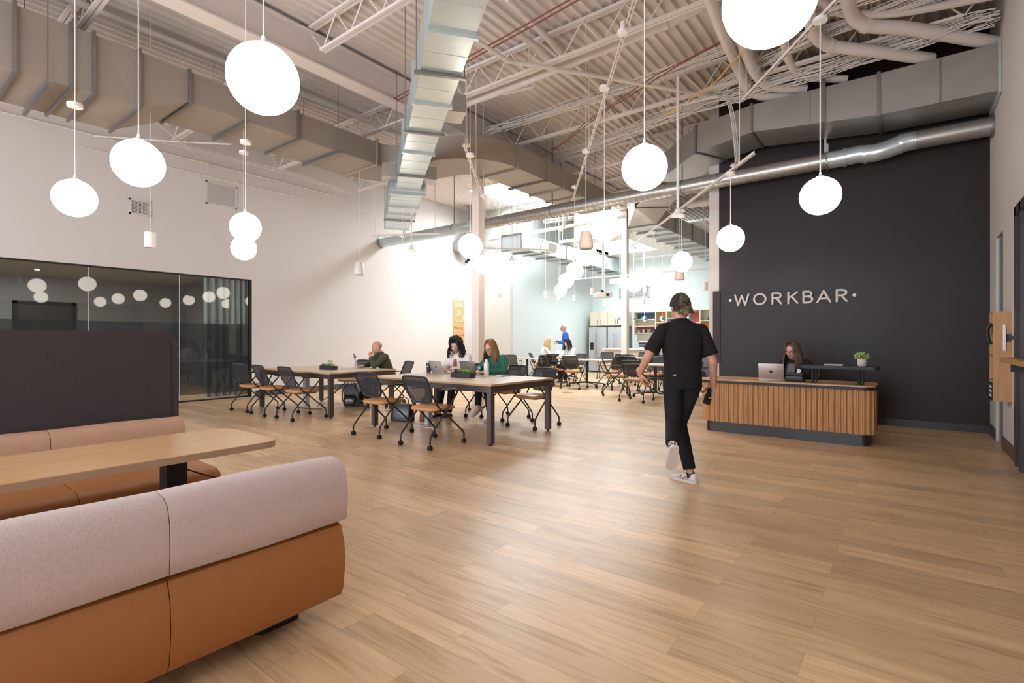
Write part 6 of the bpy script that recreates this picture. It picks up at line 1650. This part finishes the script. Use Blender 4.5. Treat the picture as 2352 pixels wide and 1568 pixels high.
# ---- receptionist
J4 = seated(neck=(0, .10, 1.0), head=(.0, .165, 1.135), yaw=-14, pitch=-14, shL=(-.16, .07, .94), shR=(.16, .07, .94), elL=(-.24, .22, .78), elR=(.24, .22, .78), wrL=(-.10, .40, .80), wrR=(.10, .42, .80), chest=(0, .06, .85), waist=(0, .02, .68), pel=(0, 0, .56))
cfg = dict(fem=True, skin=M_SKIN3, brow=M_BROWD, glasses=M_GLS, top=mat('black_cardigan', (.012, .010, .010), .85, bump=(40, .3)), topname='cardigan', pants=M_JEAN, shoe=M_BLKSHOE, sole=M_BLACK, sleeve_r=(.072, .062, .045), width=1.1, topgrow=.018,
           handL=(((.2, .9, -.1), (0, .1, 1)), dict(curl=.4, thumb=.3, side=1)), handR=(((-.2, .9, -.1), (0, .1, 1)), dict(curl=.4, thumb=.3, side=-1)))
rw, Hm = person('seated_person', 'receptionist with long brown hair, glasses and dark clothes behind the oak desk', (-1.27, 8.55, 0), 170, J4, cfg)
hair_long(rw, Hm, hair_mat('brown_highlighted_hair', (.035, .016, .008), (.14, .068, .028)), .26, 1.0, 12, .012, 1.08, 0, 170, 40)
ch = V(J4['chest']); obj('patterned_blouse', MB().loft([[ch+V((-w_, y_, z_)), ch+V((w_, y_, z_)), ch+V((w_*.8, y_-.04, z_)), ch+V((-w_*.8, y_-.04, z_))] for w_, y_, z_ in ((.05, .145, -.16), (.055, .168, -.02), (.05, .145, .07), (.03, .09, .12))]), mat('grey_pattern_fabric', (.16, .14, .17), .7, noise=(50, .9)), rw, True)
chair(-1.27, 8.66, 172, 'black chair of the receptionist behind the oak desk', None)

# ---- cafe people
cfgb = dict(fem=True, skin=M_SKIN2, brow=M_BROWL, top=mat('white_knit', (.78, .78, .78), .85, bump=(40, .3)), pants=M_JEAN, shoe=M_BLKSHOE, sole=M_SOLEW, sleeve_r=(.068, .058, .042), voxel=.013, width=1.05)
J5 = seated(yaw=-4, pitch=-26)
hk = lambda: dict(handL=(((.2, .9, -.1), (0, .1, 1)), dict(curl=.4, thumb=.3, side=1)), handR=(((-.2, .9, -.1), (0, .1, 1)), dict(curl=.4, thumb=.3, side=-1)))
b1, Hm = person('seated_person', 'blonde woman in white reading at a cafe table by the bright wall', (-9.30, 13.72, 0), -42, J5, dict(cfgb, **hk()))
hair_long(b1, Hm, hair_mat('blonde_hair', (.42, .26, .10), (.72, .52, .26)), .22, 1.0, 21, 0, 1.05, 0, 90, 34)
J6 = seated(yaw=0, pitch=-24)
b2, Hm = person('seated_person', 'dark-haired woman in a white sweater at a cafe table in front of the standing man', (-7.92, 13.28, 0), 165, J6, dict(cfgb, brow=M_BROWD, **hk()))
hair_long(b2, Hm, mat('black_brown_hair', (.018, .010, .008), .35), .20, 1.0, 22, .01, 1.05, 0, 90, 34)
SJ = dict(pel=(0, 0, .93), waist=(0, .0, 1.08), chest=(0, .01, 1.27), neck=(0, .03, 1.475), head=(0, .075, 1.62), yaw=6, pitch=-6, shL=(-.18, 0, 1.41), shR=(.18, 0, 1.41), elL=(-.24, .02, 1.13), elR=(.22, .06, 1.14), wrL=(-.18, .27, 1.14), wrR=(.14, .32, 1.18),
          hipL=(-.09, 0, .9), hipR=(.09, 0, .9), knL=(-.09, .14, .52), knR=(.09, -.02, .50), anL=(-.09, .16, .074), anR=(.09, -.24, .14), ftR=(0, 1, -.35))
cfg = dict(skin=M_SKIN3, brow=mat('grey_brow', (.35, .33, .32), .7), glasses=M_GLS, top=mat('royal_blue_shirt', (.02, .11, .50), .7, bump=(20, .3)), topname='shirt', pants=mat('blue_jeans', (.04, .08, .2), .8), shoe=M_BLKSHOE, sole=M_BLACK, voxel=.012, sleeve_r=(.068, .058, .042), width=1.02, **hk())
b3, Hm = person('standing_person', 'grey-haired man in a blue shirt walking left through the cafe', (-9.22, 15.05, 0), 127, SJ, cfg, 1.04)
mb = MB(); q = random.Random(8)
bmesh.ops.create_uvsphere(mb.bm, u_segments=20, v_segments=14, radius=1, matrix=Hm @ Matrix.Translation((0, -.030, .036)) @ Matrix.Diagonal((.081, .088, .086, 1)))
obj('hair', mb, mat('silver_hair', (.55, .53, .50), .6, bump=(60, .6)), b3, True)
J7 = seated(yaw=10, pitch=-20)
cfg = dict(skin=M_SKIN, brow=M_BROWD, top=mat('grey_marl_sweater', (.20, .21, .25), .85), pants=mat('navy_trousers', (.015, .022, .06), .8), shoe=M_BLKSHOE, sole=M_BLACK, voxel=.013, **hk())
b4, Hm = person('seated_person', 'dark-haired person in grey, mostly hidden right of the walking man', (-3.42, 11.58, 0), 78, J7, cfg)
mb = MB(); bmesh.ops.create_uvsphere(mb.bm, u_segments=20, v_segments=14, radius=1, matrix=Hm @ Matrix.Translation((0, -.028, .034)) @ Matrix.Diagonal((.082, .090, .090, 1)))
obj('hair', mb, mat('black_brown_hair', (0, 0, 0)), b4, True)
laptop(-9.08, 14.18, .74, -10, M_ALU, 'silver laptop on the cafe table by the blonde woman', None, .32, .22, 18)
laptop(-8.62, 14.42, .74, 170, M_GREYALU, 'grey open laptop on the same cafe table, right of the silver one', None, .32, .22, 18)
